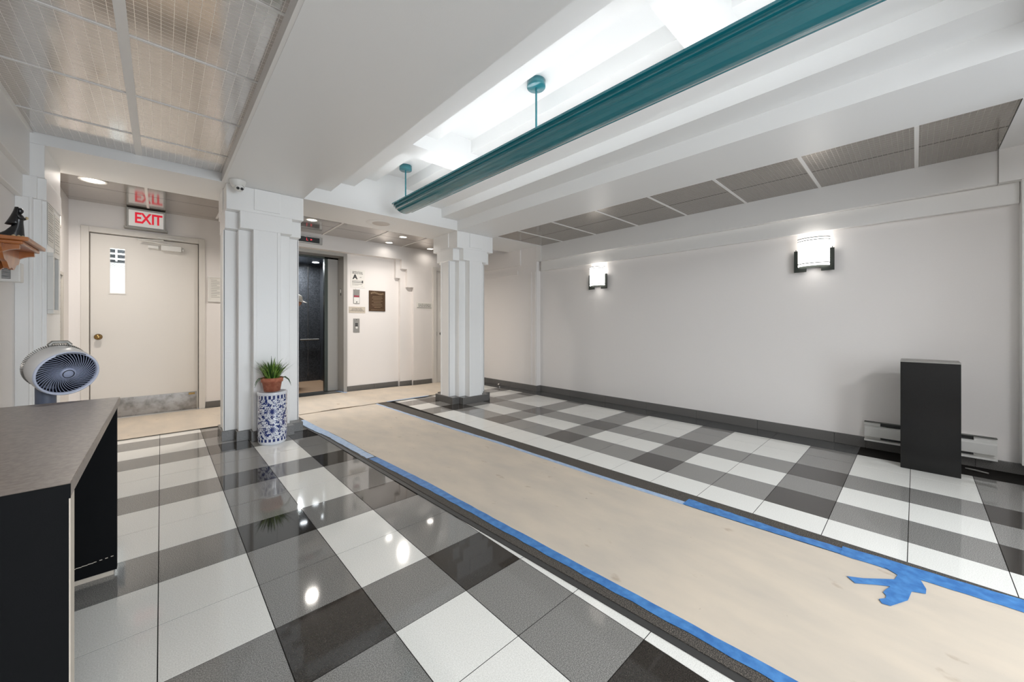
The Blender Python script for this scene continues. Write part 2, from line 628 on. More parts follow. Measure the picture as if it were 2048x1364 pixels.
# left wall, cornice and pilaster
wl = MB().box(XL - 0.16, XL, -3.2, 6.4, 0, 3.0)
struct(wl.build('wall_left', M_WALL), 'white left wall behind the desk and shelf')
tl = MB().box(XL, -0.665, -0.5, 4.185, 2.115, 2.44).box(XL, -0.695, -0.5, 4.185, 1.96, 2.115)
struct(tl.build('trim_3', M_TRIM, bevel=0.004), 'stepped white cornice along the top of the left wall')
pl = MB()
pl.prism([(XL, 4.185), (-0.60, 4.185), (-0.60, 4.75), (XL, 4.75)], 2.115, ZS)
pl.prism([(XL, 4.185), (-0.635, 4.185), (-0.635, 4.215), (-0.595, 4.215), (-0.595, 4.75), (XL, 4.75)], 1.965, 2.115)
pl.prism([(XL, 4.185), (-0.655, 4.185), (-0.655, 4.225), (-0.62, 4.225), (-0.62, 4.255), (-0.60, 4.255), (-0.60, 4.75), (XL, 4.75)], 0.0, 1.965)
pl.box(-0.668, -0.655, 4.177, 4.19, 0.1, 1.965)
struct(pl.build('trim_4', M_WHITE, bevel=0.003), 'white stepped pilaster against the left wall beside the shelf')

# back wall with exit door and elevator openings
DX0, DX1, DZ = -0.575, 0.345, 2.105
EX0, EX1, EZ = 1.05, 2.185, 2.225
wb = MB()
wb.box(XL, DX0 - 0.03, YB, YB + 0.16, 0, 2.6)
wb.box(DX0 - 0.03, DX1 + 0.03, YB, YB + 0.16, DZ + 0.03, 2.6)
wb.box(DX1 + 0.03, EX0, YB, YB + 0.16, 0, 2.6)
wb.box(EX0, EX1, YB, YB + 0.16, EZ, 2.6)
wb.box(EX1, 4.45, YB, YB + 0.16, 0, 2.6)
YP, YM = 6.10, 6.17                               # proud planes of the stepped frieze
wb.box(1.0, 3.065, YP, YB, 2.222, 2.5)
wb.box(3.065, 3.17, YP, YB, 2.06, 2.5)
wb.box(3.17, 3.29, YP, YB, 1.745, 2.5)
wb.box(3.29, 4.45, YP, YB, 0, 2.5)
wb.box(2.99, 3.18, YM, YB, 1.90, 2.222)
wb.box(3.07, 3.29, YM, YB, 0, 1.90)
struct(wb.build('wall_back', M_WALL), 'white back wall with the exit door, elevator and stepped frieze')
# wall behind the camera with the street entrance
wn = MB()
wn.box(XL - 0.16, 0.6, -3.36, -3.2, 0, 3.0).box(3.2, XR + 0.16, -3.36, -3.2, 0, 3.0).box(0.6, 3.2, -3.36, -3.2, 2.3, 3.0)
wn.box(3.3, 4.7, -1.22, -1.1, 0, 3.0)  # added unseen partition, keeps daylight and vestibule fill off the right bay
struct(wn.build('wall_front', M_WALL), 'street side wall around the glazed entrance, with an added light-blocking partition')
wg = MB().box(0.6, 3.2, -3.30, -3.285, 0.02, 2.28)
wgo = struct(wg.build('window_1', M_GLASS), 'glazed street entrance')
OFF[wgo] = Vector((0, 0, 0))
fr = MB()
for x in (0.6, 1.45, 1.88, 2.31, 3.16):
    fr.box(x, x + 0.04, -3.33, -3.24, 0, 2.3)
fr.box(0.6, 3.2, -3.33, -3.24, 2.25, 2.3).box(0.6, 3.2, -3.33, -3.24, 0, 0.08)
fr.build('window_frame', M_DARKMET, wgo)
struct(MB().box(-3, 7, -9, -3.36, -0.08, -0.02).build('pavement', M_CONC), 'pavement outside the street entrance')

# baseboards made of dark tile pieces
def base_run(name, label, pieces):
    root = None
    for i, (x0, x1, y0, y1, z1) in enumerate(pieces):
        b = MB().box(x0, x1, y0, y1, 0, z1)
        if root is None:
            root = struct(b.build(name, M_BASE, bevel=0.002), label)
            OFF[root] = Vector((0, 0, 0))
        else:
            b.build('base_tile', M_BASE, root, bevel=0.002)
    return root


ps = []
y = 4.17
while y > -1.0:
    y2 = max(y - 0.61, -1.1)
    if y2 < 0.30 and y > 0.30:
        ps += [(4.525, XR, 0.301, y - 0.001, 0.094)]
        y = 0.2995
        continue
    h = 0.094 if y > 0.304 else (0.078 if y > -0.40 else 0.094)
    ps += [(4.525, XR, y2 + 0.001, y - 0.001, h)]
    y = y2
base_run('baseboard_right', 'dark grey stone tile baseboard along the right wall', ps)
ps = [(4.43, 4.45, yy, min(yy + 0.608, 6.09), 0.095) for yy in (4.172, 4.782, 5.392)] + [(4.45, XR, 4.172, 4.19, 0.095)]
base_run('baseboard_far', 'dark grey tile baseboard around the far right pilaster', ps)
ps = [(2.19, 2.63, YB - 0.012, YB, 0.09), (2.632, 3.06, YB - 0.012, YB, 0.09), (3.06, 3.29, YM - 0.012, YM, 0.09),
      (3.282, 3.66, YP - 0.012, YP, 0.09), (0.42, 0.98, YB - 0.012, YB, 0.09), (-0.73, -0.65, YB - 0.012, YB, 0.09)]
base_run('baseboard_back', 'brown grey baseboard along the elevator wall', ps)
base_run('baseboard_left', 'dark baseboard along the left wall', [(XL, XL + 0.014, yy, yy + 0.608, 0.09) for yy in (-0.9, -0.29, 0.32, 2.42, 3.03, 3.57)])

# ------------------------------------------------------------------ plaster ceiling: beams, coffer, ribs
ce = MB()
ZT = 2.98
ce.box(0.41, 1.045, -1.1, 4.185, ZS, ZT)                  # soffit beam over the left column
ce.box(2.9, 3.52, -1.1, 4.185, ZS, ZT)                    # soffit beam over the right column
ce.box(-0.73, 4.45, 4.185, 4.85, ZS, ZT)                  # cross beam on the columns
for xa_, xb_ in ((-0.73, 0.41), (1.045, 2.9), (3.52, XR)):
    ce.box(xa_, xb_, -1.1, -0.5, ZS, ZT)                  # cross beam behind the camera
for x0, x1, z in ((1.045, 1.302, 2.48), (1.302, 1.545, 2.594), (1.545, 1.79, 2.714), (1.79, 2.155, 2.832),
                  (2.155, 2.40, 2.714), (2.40, 2.655, 2.582), (2.655, 2.9, 2.474)):
    ce.box(x0, x1, -0.5, 4.185, z, ZT)
for y0, y1 in ((0.649, 0.862), (2.88, 3.09)):
    ce.box(1.545, 2.40, y0, y1, 2.594, ZT)
ce.box(3.52, 4.45, 4.085, 4.185, ZS - 0.002, ZT)
ce.box(3.52, 4.54, -0.5, -0.41, ZS - 0.002, ZT)
ce.box(-0.9, 4.7, -3.2, -1.1, 2.6, ZT)
ceil = struct(ce.build('ceiling', M_CEIL), 'white stepped plaster ceiling coffer with wide grey soffit beams')


def tile_field(name, label, xs, ys, z, bars_x, bars_y, wx=0.03, wy=0.02, tm=None):
    slab = MB().box(xs[0] - 0.002, xs[-1] + 0.002, ys[0] - 0.002, ys[-1] + 0.002, z + 0.014, z + 0.03)
    root = struct(slab.build(name, M_BLK), label)
    OFF[root] = Vector((0, 0, 0))
    for i in range(len(xs) - 1):
        for j in range(len(ys) - 1):
            g = 0.004
            b = MB().box(xs[i] + g, xs[i + 1] - g, ys[j] + g, ys[j + 1] - g, z + 0.003, z + 0.012)
            b.build('ceiling_tile', tm or M_MIRROR, root)
    for x in bars_x:
        MB().box(x - wx / 2, x + wx / 2, ys[0], ys[-1], z - 0.002, z + 0.006).build('ceiling_grid_bar', M_TRIM, root)
    for yv in bars_y:
        MB().box(xs[0], xs[-1], yv - wy / 2, yv + wy / 2, z - 0.001, z + 0.005).build('ceiling_grid_bar', M_TRIM, root)
    return root


LY = [-0.5, -0.03, 0.60, 1.23, 1.865, 2.49, 3.12, 3.755, 4.185]
fL = tile_field('ceiling_left', 'mirrored ceiling tiles in white grid above the desk', [-0.665, -0.128, 0.41], LY, 2.42, [-0.128], LY[1:-1], 0.040, 0.014)
MB().box(0.392, 0.41, -0.5, 4.185, ZS + 0.002, 2.425).box(-0.665, -0.650, -0.5, 4.185, 2.413, 2.425).build('grid_edge', M_TRIM, fL)
RY = [-0.41, -0.005, 0.60, 1.20, 1.805, 2.42, 3.055, 3.652, 4.085]
tile_field('ceiling_right', 'mirrored ceiling tiles, colour darkened for dim reflections, between the right beam and the sconce wall', [3.52, 3.95, 4.45], RY, ZS - 0.001, [], RY[1:-1], 0.008, 0.022, M_MIRROR2)
tile_field('ceiling_corridor', 'mirrored ceiling tiles over the corridor by the elevator', [XL, -0.11, 0.52, 1.15, 1.78, 2.43, 3.06, 3.69, 4.43], [4.85, 5.55, 6.10], 2.44,
           [-0.11, 0.52, 1.15, 1.78, 2.43, 3.06, 3.69], [], 0.022, 0.02, M_MIRROR3)
MB().box(XL, 1.0, 6.10, 6.24, 2.443, 2.455).build('ceiling_strip', M_MIRROR3, None)
bpy.data.objects['ceiling_strip']['kind'] = 'structure'
bpy.data.objects['ceiling_strip']['label'] = 'narrow mirrored ceiling strip above the exit door'

# ------------------------------------------------------------------ columns
def stairs(x0, x1, y0, y1, s, steps):
    """Plan with stepped corners; steps = number of steps at near-left, near-right, far-right, far-left."""
    out = []
    corners = [((x0, y0), (0, 1), (1, 0)), ((x1, y0), (-1, 0), (0, 1)), ((x1, y1), (0, -1), (-1, 0)), ((x0, y1), (1, 0), (0, -1))]
    for (c, d1, d2), n in zip(corners, steps):
        # walk from edge along d1 side to edge along d2 side
        if n == 0:
            out.append(c)
        elif n == 1:
            out += [(c[0] + d1[0] * s, c[1] + d1[1] * s), (c[0] + (d1[0] + d2[0]) * s, c[1] + (d1[1] + d2[1]) * s), (c[0] + d2[0] * s, c[1] + d2[1] * s)]
        else:
            for a, b in ((2, 0), (2, 1), (1, 1), (1, 2), (0, 2)):
                out.append((c[0] + d1[0] * s * a + d2[0] * s * b, c[1] + d1[1] * s * a + d2[1] * s * b))
    return out


def column(x0, x1, label, base_steps):
    y0, y1, s = 4.185, 4.79, 0.10
    t = thing('column', label, 'column', ((x0 + x1) / 2, (y0 + y1) / 2, 0))
    sh = MB().prism(stairs(x0, x1, y0, y1, s, (2, 2, 2, 2)), 0.092, 1.965)
    e, w = 0.005, 0.028
    for xa in (x0 + 2 * s, x1 - 2 * s - w):
        sh.box(xa, xa + w, y0 - e, y0 + 0.01, 0.093, 1.964).box(xa, xa + w, y1 - 0.01, y1 + e, 0.093, 1.964)
    for ya in (y0 + 2 * s, y1 - 2 * s - w):
        sh.box(x0 - e, x0 + 0.01, ya, ya + w, 0.093, 1.964).box(x1 - 0.01, x1 + e, ya, ya + w, 0.093, 1.964)
    sh.build('shaft', M_WHITE, t, bevel=0.003)
    cp = MB().prism(stairs(x0, x1, y0, y1, s, (1, 1, 1, 1)), 1.965, 2.12)
    cp.prism([(x0, y0), (x1, y0), (x1, y1), (x0, y1)], 2.12, ZS - 0.001)
    cp.build('capital', M_WHITE, t, bevel=0.003)
    for bx in ((x0 + 0.206, x1 - 0.206, y0 - 0.010, y0), (x0 + 0.206, x1 - 0.206, y1, y1 + 0.010),
               (x0 - 0.010, x0, y0 + 0.2, y1 - 0.2), (x1, x1 + 0.010, y0 + 0.2, y1 - 0.2)):
        MB().box(*bx, 2.147, ZS - 0.002).build('capital_panel', M_WHITE, t, bevel=0.002)
    o = 0.016
    bs = MB().prism(stairs(x0 - o, x1 + o, y0 - o, y1 + o, s, base_steps), 0.0, 0.092)
    bs.build('base', M_BASE, t, bevel=0.002)
    return t


column(0.425, 1.045, 'white stepped column with the blue and white stand at its foot', (2, 1, 1, 1))
column(2.9, 3.52, 'white stepped column standing free on the plaid tiles', (1, 1, 1, 1))

# ------------------------------------------------------------------ exit door
d = MB()
d.box(DX0, DX1, YB + 0.02, YB + 0.065, 0.012, 1.44)
d.box(DX0, DX1, YB + 0.02, YB + 0.065, 1.96, DZ)
d.box(DX0, -0.428, YB + 0.02, YB + 0.065, 1.44, 1.96)
d.box(-0.303, DX1, YB + 0.02, YB + 0.065, 1.44, 1.96)
door = struct(d.build('door_1', M_DOOR), 'white steel exit door with narrow wired glass and kick plate')
OFF[door] = Vector((0, 0, 0))
f = MB()
for x0, x1 in ((DX0 - 0.068, DX0 - 0.008), (DX1 + 0.008, DX1 + 0.068)):
    f.box(x0, x1, YB - 0.018, YB + 0.10, 0, DZ + 0.07)
f.box(DX0 - 0.008, DX1 + 0.008, YB - 0.018, YB + 0.10, DZ + 0.008, DZ + 0.07)
f.box(DX0 - 0.008, DX0 + 0.014, YB + 0.067, YB + 0.10, 0, DZ + 0.008).box(DX1 - 0.014, DX1 + 0.008, YB + 0.067, YB + 0.10, 0, DZ + 0.008)
f.box(DX0 + 0.014, DX1 - 0.014, YB + 0.067, YB + 0.10, DZ - 0.014, DZ + 0.008)
f.box(DX0, DX1, YB + 0.01, YB + 0.10, 0.0, 0.011)
f.build('door_frame', M_DOOR, door, bevel=0.003)
wire = MB()
for k in range(-6, 20):
    a = 1.44 + k * 0.026
    for sgn in (1, -1):
        z0, z1 = (a, a + 0.123) if sgn > 0 else (a + 0.123, a)
        if min(z0, z1) > 1.44 and max(z0, z1) < 1.96:
            wire.tube((-0.427, YB + 0.045, z0), (-0.304, YB + 0.045, z1), 0.0009, n=4)
wire.build('glass_wire', M_GREYMET, door)['kind'] = 'stuff'
MB().box(-0.428, -0.303, YB + 0.040, YB + 0.050, 1.44, 1.96).build('window_pane', M_GLASS, door)
fr = MB()
for b in ((-0.436, -0.295, 1.955, 1.968), (-0.436, -0.295, 1.432, 1.445), (-0.436, -0.424, 1.445, 1.955), (-0.307, -0.295, 1.445, 1.955)):
    fr.box(b[0], b[1], YB + 0.014, YB + 0.02, b[2], b[3])
fr.build('pane_frame', M_DOOR, door)
k = MB()
Mk = Matrix.Translation((-0.516, YB + 0.02, 0.945)) @ Matrix.Rotation(PI / 2, 4, 'X')
k.lathe([(0.0, 0.0), (0.034, 0.0), (0.032, 0.006), (0.012, 0.010), (0.012, 0.030), (0.024, 0.036), (0.029, 0.048), (0.025, 0.060), (0.010, 0.065), (0, 0.065)], n=24, M=Mk)
tag(k.build('knob', M_BRASS, door), 'aged brass door knob')
MB().box(DX0 + 0.01, DX1 - 0.012, YB + 0.016, YB + 0.02, 0.015, 0.235).build('kick_plate', M_KICK, door)
sc = MB()
for i in range(9):
    for z in (0.025, 0.225):
        sc.tube((DX0 + 0.03 + i * 0.105, YB + 0.0165, z), (DX0 + 0.03 + i * 0.105, YB + 0.014, z), 0.004, n=8)
sc.build('screws', M_STEEL, door)['kind'] = 'stuff'
c = MB().box(0.0, 0.185, YB - 0.045, YB + 0.02, 1.980, 2.043)
c.box(-0.115, -0.02, YB - 0.02, YB + 0.015, 1.995, 2.03).tube((0.19, YB - 0.01, 2.012), (0.205, YB - 0.01, 2.012), 0.02)
tag(c.build('door_closer', M_PLASTIC, door, bevel=0.004), 'white painted door closer')
c = MB().path([(0.10, YB - 0.02, 2.05), (-0.20, YB - 0.06, 2.075), (-0.19, YB - 0.055, 2.08), (0.02, YB - 0.03, 2.10)], 0.007, 8)
c.box(-0.03, 0.20, YB - 0.05, YB - 0.019, 2.115, 2.13)
c.build('closer_arm', M_PLASTIC, door)
MB().box(0.255, 0.315, YB + 0.012, YB + 0.0165, 0.20, 0.225).build('maker_plate', M_BRASS, door)
# stairwell behind the glass
sw = MB()
sw.box(-0.9, 0.6, 7.45, 7.5, 0, 1.93)
sw.box(-0.9, -0.85, 6.4, 7.5, 0, 2.6).box(0.55, 0.6, 6.4, 7.5, 0, 2.6).box(-0.9, 0.6, 6.4, 7.5, 2.6, 2.65).box(-0.9, 0.6, 6.4, 7.5, -0.05, 0.0)
sw.box(-0.9, 0.6, 7.45, 7.5, 1.93, 2.6, 1)
stw = struct(sw.build('wall_stairwell', [M_WHITE, mat('dark_paint', lit((62, 68, 74)), 0.6)]), 'bright stairwell seen through the exit door glass')
t = thing('railing', 'white bar railing seen through the exit door glass', 'railing', (-0.15, 7.37, 1.94))
for z in (1.96, 2.03, 2.10, 2.17):
    MB().box(-0.84, 0.54, 7.36, 7.38, z, z + 0.022).build('rail', M_PLASTIC, t)
for x in (-0.62, -0.45, -0.28):
    MB().box(x, x + 0.018, 7.35, 7.39, 1.94, 2.3).build('post', M_PLASTIC, t)
area('stairwell_light', (-0.2, 6.9, 2.57), 0.5, 15, (0.92, 0.97, 1.0))

# exit sign
t = thing('exit_sign', 'red EXIT sign in grey box above the white exit door', 'exit sign', (-0.128, 6.2, 2.19))
b = MB().box(-0.292, 0.042, 6.15, 6.238, 2.205, 2.43).box(-0.31, 0.06, 6.125, 6.238, 2.19, 2.207)
b.build('housing', M_GREYMET, t, bevel=0.004)
MB().box(-0.272, 0.022, 6.143, 6.151, 2.222, 2.405).build('face_plate', M_SIGNW, t, bevel=0.003)
for ch_, lx in zip('EXIT', (-0.196, -0.128, -0.070, -0.025)):
    text('letter', ch_, 0.168, (lx, 6.1425, 2.314), (PI / 2, 0, 0), M_RED, t, sx=0.72, bold=0.004)

# framed notice beside the door
t = thing('framed_notice', 'white framed notice on the wall right of the exit door', 'notice', (0.52, 6.23, 1.38))
fr = MB()
for b in ((0.442, 0.60, 1.69, 1.708), (0.442, 0.60, 1.378, 1.396), (0.442, 0.46, 1.396, 1.69), (0.582, 0.60, 1.396, 1.69)):
    fr.box(b[0], b[1], 6.222, 6.238, b[2], b[3])
fr.build('frame', M_PLASTIC, t, bevel=0.003)
MB().box(0.46, 0.582, 6.230, 6.236, 1.396, 1.69).build('sheet', M_PAPERW, t)
ln = MB()
for i in range(11):
    w = 0.09 if i % 3 else 0.06
    ln.box(0.475, 0.475 + w, 6.2285, 6.2295, 1.66 - i * 0.022, 1.664 - i * 0.022)
ln.build('printed_lines', M_INKG, t)['kind'] = 'stuff'

# ------------------------------------------------------------------ elevator
t = thing('elevator', 'open elevator with grey steel frame and dark panelled car', 'elevator', (1.6, 6.3, 0))
fr = MB()
fr.box(EX1 - 0.055, EX1, YB - 0.02, 6.48, 0, EZ).box(EX0, EX0 + 0.055, YB - 0.02, 6.48, 0, EZ).box(EX0 + 0.055, EX1 - 0.055, YB - 0.02, 6.48, EZ - 0.055, EZ)
fr.build('door_frame', M_STEELD, t, bevel=0.003)
MB().box(1.975, 2.32, 6.49, 6.53, 0.01, 2.2).build('sliding_door', M_STEELD, t)
e = MB().box(1.925, 1.975, 6.49, 6.56, 0.01, 2.2)
e.box(0.95, 1.0, 6.49, 6.56, 0.01, 2.2).box(0.95, 2.3, 6.49, 6.56, 2.15, 2.3)
e.build('car_front_return', M_DARKMET, t)
MB().box(EX0 + 0.055, EX1 - 0.055, 6.26, 6.60, -0.012, 0.004).build('sill', M_STEEL, t)
cw = MB()
cw.box(0.95, 2.32, 7.96, 8.0, 0, 2.3).box(0.9, 0.95, 6.56, 8.0, 0, 2.3).box(2.28, 2.32, 6.56, 8.0, 0, 2.3)
tag(cw.build('car_wall', M_CARWALL, t), 'charcoal textured car panels')
se = MB()
for x in (1.40, 1.82, 2.06):
    se.box(x, x + 0.006, 7.952, 7.962, 0.1, 2.2)
se.build('panel_seam', M_STEEL, t)['kind'] = 'stuff'
MB().box(0.9, 2.32, 6.5, 8.0, 2.24, 2.3).build('car_ceiling', M_CARCEIL, t)
MB().box(0.95, 2.28, 6.60, 7.96, -0.01, 0.002).build('car_floor', M_CARFLOOR, t)
MB().tube((1.0, 7.90, 0.80), (2.24, 7.90, 0.80), 0.016).tube((1.2, 7.90, 0.80), (1.2, 7.96, 0.80), 0.01).tube((2.0, 7.90, 0.80), (2.0, 7.96, 0.80), 0.01).build('handrail', M_STEEL, t)
for x, yv in ((1.35, 7.0), (1.75, 7.0), (2.08, 7.0), (1.35, 7.6), (1.75, 7.6), (2.1, 7.6)):
    MB().tube((x, yv, 2.236), (x, yv, 2.242), 0.055, n=20).build('car_light', M_CARLENS, t)
area('car_lamp', (1.75, 7.62, 2.2), 0.2, 20, (0.9, 0.96, 1.0))
b = MB().box(EX1 - 0.057, EX1 - 0.054, 6.33, 6.37, 1.555, 1.665)
b.build('door_jamb_plate', M_BLK, t)
MB().box(EX1 - 0.0605, EX1 - 0.056, 6.337, 6.363, 1.60, 1.655).build('jamb_lamp', M_PLASTIC, t)

t = thing('floor_indicator', 'black floor indicator with red letter above the elevator', 'indicator', (1.59, 6.09, 2.28))
MB().box(1.40, 1.772, YP - 0.022, YP, 2.278, 2.385).build('bezel', M_STEEL, t, bevel=0.003)
MB().box(1.415, 1.733, YP - 0.0255, YP - 0.021, 2.296, 2.372).build('screen', M_BLK, t)
text('floor_letter', 'L', 0.055, (1.565, YP - 0.0265, 2.335), (PI / 2, 0, 0), M_LED, t)
ar = MB().prism([(0, 0), (0.026, 0.013), (0, 0.026)], 0, 0.002)
ar.xf(Matrix.Translation((1.61, YP - 0.0258, 2.322)) @ Matrix.Rotation(PI / 2, 4, 'X'))
ar.build('direction_arrow', M_LED, t)

# things on the wall right of the elevator
def wall_lines(name, parent, rows, Y, m, h=0.004):
    b = MB()
    for x0, x1, z in rows:
        b.box(x0, x1, Y - 0.0015, Y, z, z + h)
    o = b.build(name, m, parent)
    o['kind'] = 'stuff'
    return o


t = thing('energy_notice', 'white building energy rating sheet with large letter A', 'notice', (2.36, 6.23, 1.69))
MB().box(2.245, 2.475, YB - 0.003, YB, 1.69, 1.985).build('sheet', M_PAPERW, t)
text('heading', 'Building Energy\nEfficiency Rating', 0.026, (2.355, YB - 0.0035, 1.935), (PI / 2, 0, 0), M_INK, t)
text('grade_letter', 'A', 0.105, (2.315, YB - 0.0035, 1.862), (PI / 2, 0, 0), M_INK, t, extrude=0.0015, bold=0.004)
b = MB().box(2.268, 2.44, YB - 0.0045, YB - 0.003, 1.799, 1.803).box(2.268, 2.44, YB - 0.0045, YB - 0.003, 1.775, 1.783)
b.box(2.425, 2.447, YB - 0.0045, YB - 0.003, 1.793, 1.809).box(2.425, 2.447, YB - 0.0045, YB - 0.003, 1.769, 1.789)
b.build('scale_arrows', M_INK, t)['kind'] = 'stuff'
wall_lines('small_print', t, [(2.268, 2.44, 1.752), (2.268, 2.43, 1.744), (2.268, 2.37, 1.728), (2.42, 2.44, 1.716), (2.385, 2.42, 1.865), (2.39, 2.415, 1.857)], YB - 0.003, M_INKG, 0.003)

t = thing('emergency_panel', 'grey and red key switch panel above the fire sign', 'switch panel', (2.338, 6.23, 1.43))
MB().box(2.288, 2.388, YB - 0.008, YB, 1.428, 1.665).build('plate', M_STEEL, t, bevel=0.002)
MB().box(2.296, 2.38, YB - 0.010, YB - 0.007, 1.535, 1.562).build('red_band', mat('dull_red', lit((150, 52, 66)), 0.5), t)
MB().box(2.294, 2.382, YB - 0.0095, YB - 0.007, 1.436, 1.53).build('white_plate', M_PLASTIC, t)
MB().tube((2.338, YB - 0.008, 1.455), (2.338, YB - 0.016, 1.455), 0.008, n=12).build('key_switch', M_DARKMET, t)

t = thing('fire_sign', 'small cream sign with three lines of lettering below the key switch panel', 'sign', (2.35, 6.23, 1.275))
MB().box(2.215, 2.482, YB - 0.004, YB, 1.275, 1.378).build('plate', M_CREAM, t, bevel=0.001)
text('lettering', 'IN CASE OF FIRE\nUSE STAIRS UNLESS\nOTHERWISE INSTRUCTED', 0.021, (2.348, YB - 0.0045, 1.327), (PI / 2, 0, 0), M_INKG, t)

t = thing('call_button_panel', 'steel elevator call button plate below the cream sign', 'call button', (2.336, 6.23, 0.957))
MB().box(2.286, 2.387, YB - 0.006, YB, 0.957, 1.185).build('plate', M_STEEL, t, bevel=0.002)
b = MB().box(2.318, 2.336, YB - 0.009, YB - 0.005, 1.085, 1.108).box(2.34, 2.358, YB - 0.009, YB - 0.005, 1.085, 1.108)
b.box(2.318, 2.336, YB - 0.009, YB - 0.005, 1.057, 1.080).box(2.34, 2.358, YB - 0.009, YB - 0.005, 1.057, 1.080)
b.build('button_label', M_BLK, t)['kind'] = 'stuff'
MB().tube((2.338, YB - 0.005, 1.035), (2.338, YB - 0.013, 1.035), 0.017, n=20).build('button', M_PLASTIC, t)
MB().tube((2.338, YB - 0.005, 1.165), (2.338, YB - 0.009, 1.165), 0.006, n=12).build('screw', M_DARKMET, t)

t = thing('bronze_plaque', 'square bronze plaque with raised lettering right of the elevator', 'plaque', (2.683, 6.23, 1.31))
MB().box(2.541, 2.825, YB - 0.014, YB, 1.312, 1.658).build('plate', M_BRONZE, t, bevel=0.004)
b = MB()
for i in range(9):
    x = 2.572 + i * 0.025
    z = 1.598 + 0.012 * math.sin(i * 0.75)
    b.box(x, x + 0.016, YB - 0.017, YB - 0.013, z, z + 0.03)
b.box(2.575, 2.80, YB - 0.016, YB - 0.013, 1.333, 1.338)
b.build('raised_heading', M_BRONZE_HI, t, bevel=0.001)['kind'] = 'stuff'
wall_lines('raised_lines', t, [(2.60, 2.765, 1.555), (2.59, 2.775, 1.53), (2.61, 2.755, 1.505), (2.59, 2.775, 1.478), (2.62, 2.745, 1.452), (2.585, 2.765, 1.425), (2.60, 2.77, 1.40), (2.63, 2.74, 1.375)], YB - 0.014, M_BRONZE_HI, 0.006)

t = thing('location_sign', 'small white sign with grey lettering beside the far door', 'sign', (3.51, 6.09, 1.37))
MB().box(3.345, 3.665, YP - 0.003, YP, 1.372, 1.485).build('plate', M_PAPERW, t)
rows = []
for i, z in enumerate((1.452, 1.432, 1.412)):
    x = 3.385
    while x < 3.635:
        w = random.uniform(0.014, 0.05)
        rows.append((x, min(x + w, 3.64), z))
        x += w + 0.010
wall_lines('printed_lines', t, rows + [(3.36, 3.65, 1.388)], YP - 0.003, M_INKG, 0.010)

# far door behind the right hand column
d = MB().box(3.762, 4.42, YP - 0.012, YP + 0.02, 0.012, 2.08)
door2 = struct(d.build('door_2', M_DOOR), 'white door mostly hidden behind the right hand column')
OFF[door2] = Vector((0, 0, 0))
MB().box(3.675, 3.75, YP - 0.03, YP, 0, 2.15).box(3.75, 4.44, YP - 0.03, YP, 2.085, 2.15).build('door_frame', M_DOOR, door2, bevel=0.003)
k = MB()
Mk = Matrix.Translation((3.85, YP - 0.012, 0.918)) @ Matrix.Rotation(PI / 2, 4, 'X')
k.lathe([(0, 0), (0.03, 0), (0.028, 0.006), (0.011, 0.01), (0.011, 0.03), (0.026, 0.038), (0.029, 0.05), (0.022, 0.062), (0, 0.065)], n=20, M=Mk)
k.build('knob', M_DARKMET, door2)
MB().box(3.752, 3.76, YP - 0.02, YP - 0.01, 0.88, 0.955).build('latch_plate', M_DARKMET, door2)
ds = MB().box(3.82, 3.90, YP - 0.014, YP - 0.012, 1.19, 1.33)
ds.build('door_notice', M_PAPERW, door2)

# ------------------------------------------------------------------ person waiting in the elevator
def rot_to(d):
    return Vector(d).to_track_quat('X', 'Z').to_matrix().to_4x4()


t = thing('person', 'person in a pale peaked cap inside the elevator, looking down to the right', 'person', (1.655, 7.2, 0))
F = Vector((0.80, -0.60, 0)).normalized()          # facing
S = Vector((-F.y, F.x, 0))                          # to the person's left
C0 = Vector((1.655, 7.2, 0))


def pp(f, s, z):
    return C0 + F * f + S * s + Vector((0, 0, z))


sk_v, sk_e, sk_r = [], [], []


def sv(p, r, par=None):
    sk_v.append(tuple(Vector(p) - C0))
    sk_r.append(r)
    if par is not None:
        sk_e.append((par, len(sk_v) - 1))
    return len(sk_v) - 1


pel = sv(pp(-0.04, 0, 0.80), 0.125)
wst = sv(pp(-0.05, 0, 0.96), 0.115, pel)
chs = sv(pp(-0.05, 0, 1.16), 0.125, wst)
nk0 = sv(pp(-0.04, 0, 1.31), 0.062, chs)
nk1 = sv(pp(-0.01, 0, 1.39), 0.052, nk0)
for sg in (1, -1):
    shd = sv(pp(-0.06, 0.15 * sg, 1.26), 0.062, chs)
    elb = sv(pp(-0.10, 0.20 * sg, 1.0), 0.042, shd)
    wri = sv(pp(-0.10, 0.20 * sg, 0.78), 0.028, elb)
    plm = sv(pp(-0.09, 0.20 * sg, 0.72), 0.030, wri)
    for q, (df, ln) in enumerate(((0.026, 0.060), (0.010, 0.070), (-0.006, 0.066), (-0.022, 0.052))):
        k1 = sv(pp(-0.085 + df, 0.20 * sg, 0.685), 0.0095, plm)
        k2 = sv(pp(-0.080 + df, 0.195 * sg, 0.685 - ln * 0.6), 0.0088, k1)
        sv(pp(-0.088 + df, 0.185 * sg, 0.685 - ln), 0.0075, k2)
    th1 = sv(pp(-0.055, 0.185 * sg, 0.715), 0.011, plm)
    sv(pp(-0.040, 0.175 * sg, 0.680), 0.009, th1)
    hip = sv(pp(-0.03, 0.085 * sg, 0.76), 0.095, pel)
    kne = sv(pp(-0.05, 0.095 * sg, 0.43), 0.060, hip)
    ank = sv(pp(-0.12, 0.10 * sg, 0.09), 0.038, kne)
    hel = sv(pp(-0.12, 0.10 * sg, 0.045), 0.040, ank)
    toe = sv(pp(0.03, 0.115 * sg, 0.035), 0.032, hel)
me = bpy.data.meshes.new('body')
me.from_pydata(sk_v, sk_e, [])
body = bpy.data.objects.new('body', me)
COL.objects.link(body)
body.parent = t
sm = body.modifiers.new('skin', 'SKIN')
sm.use_smooth_shade = True
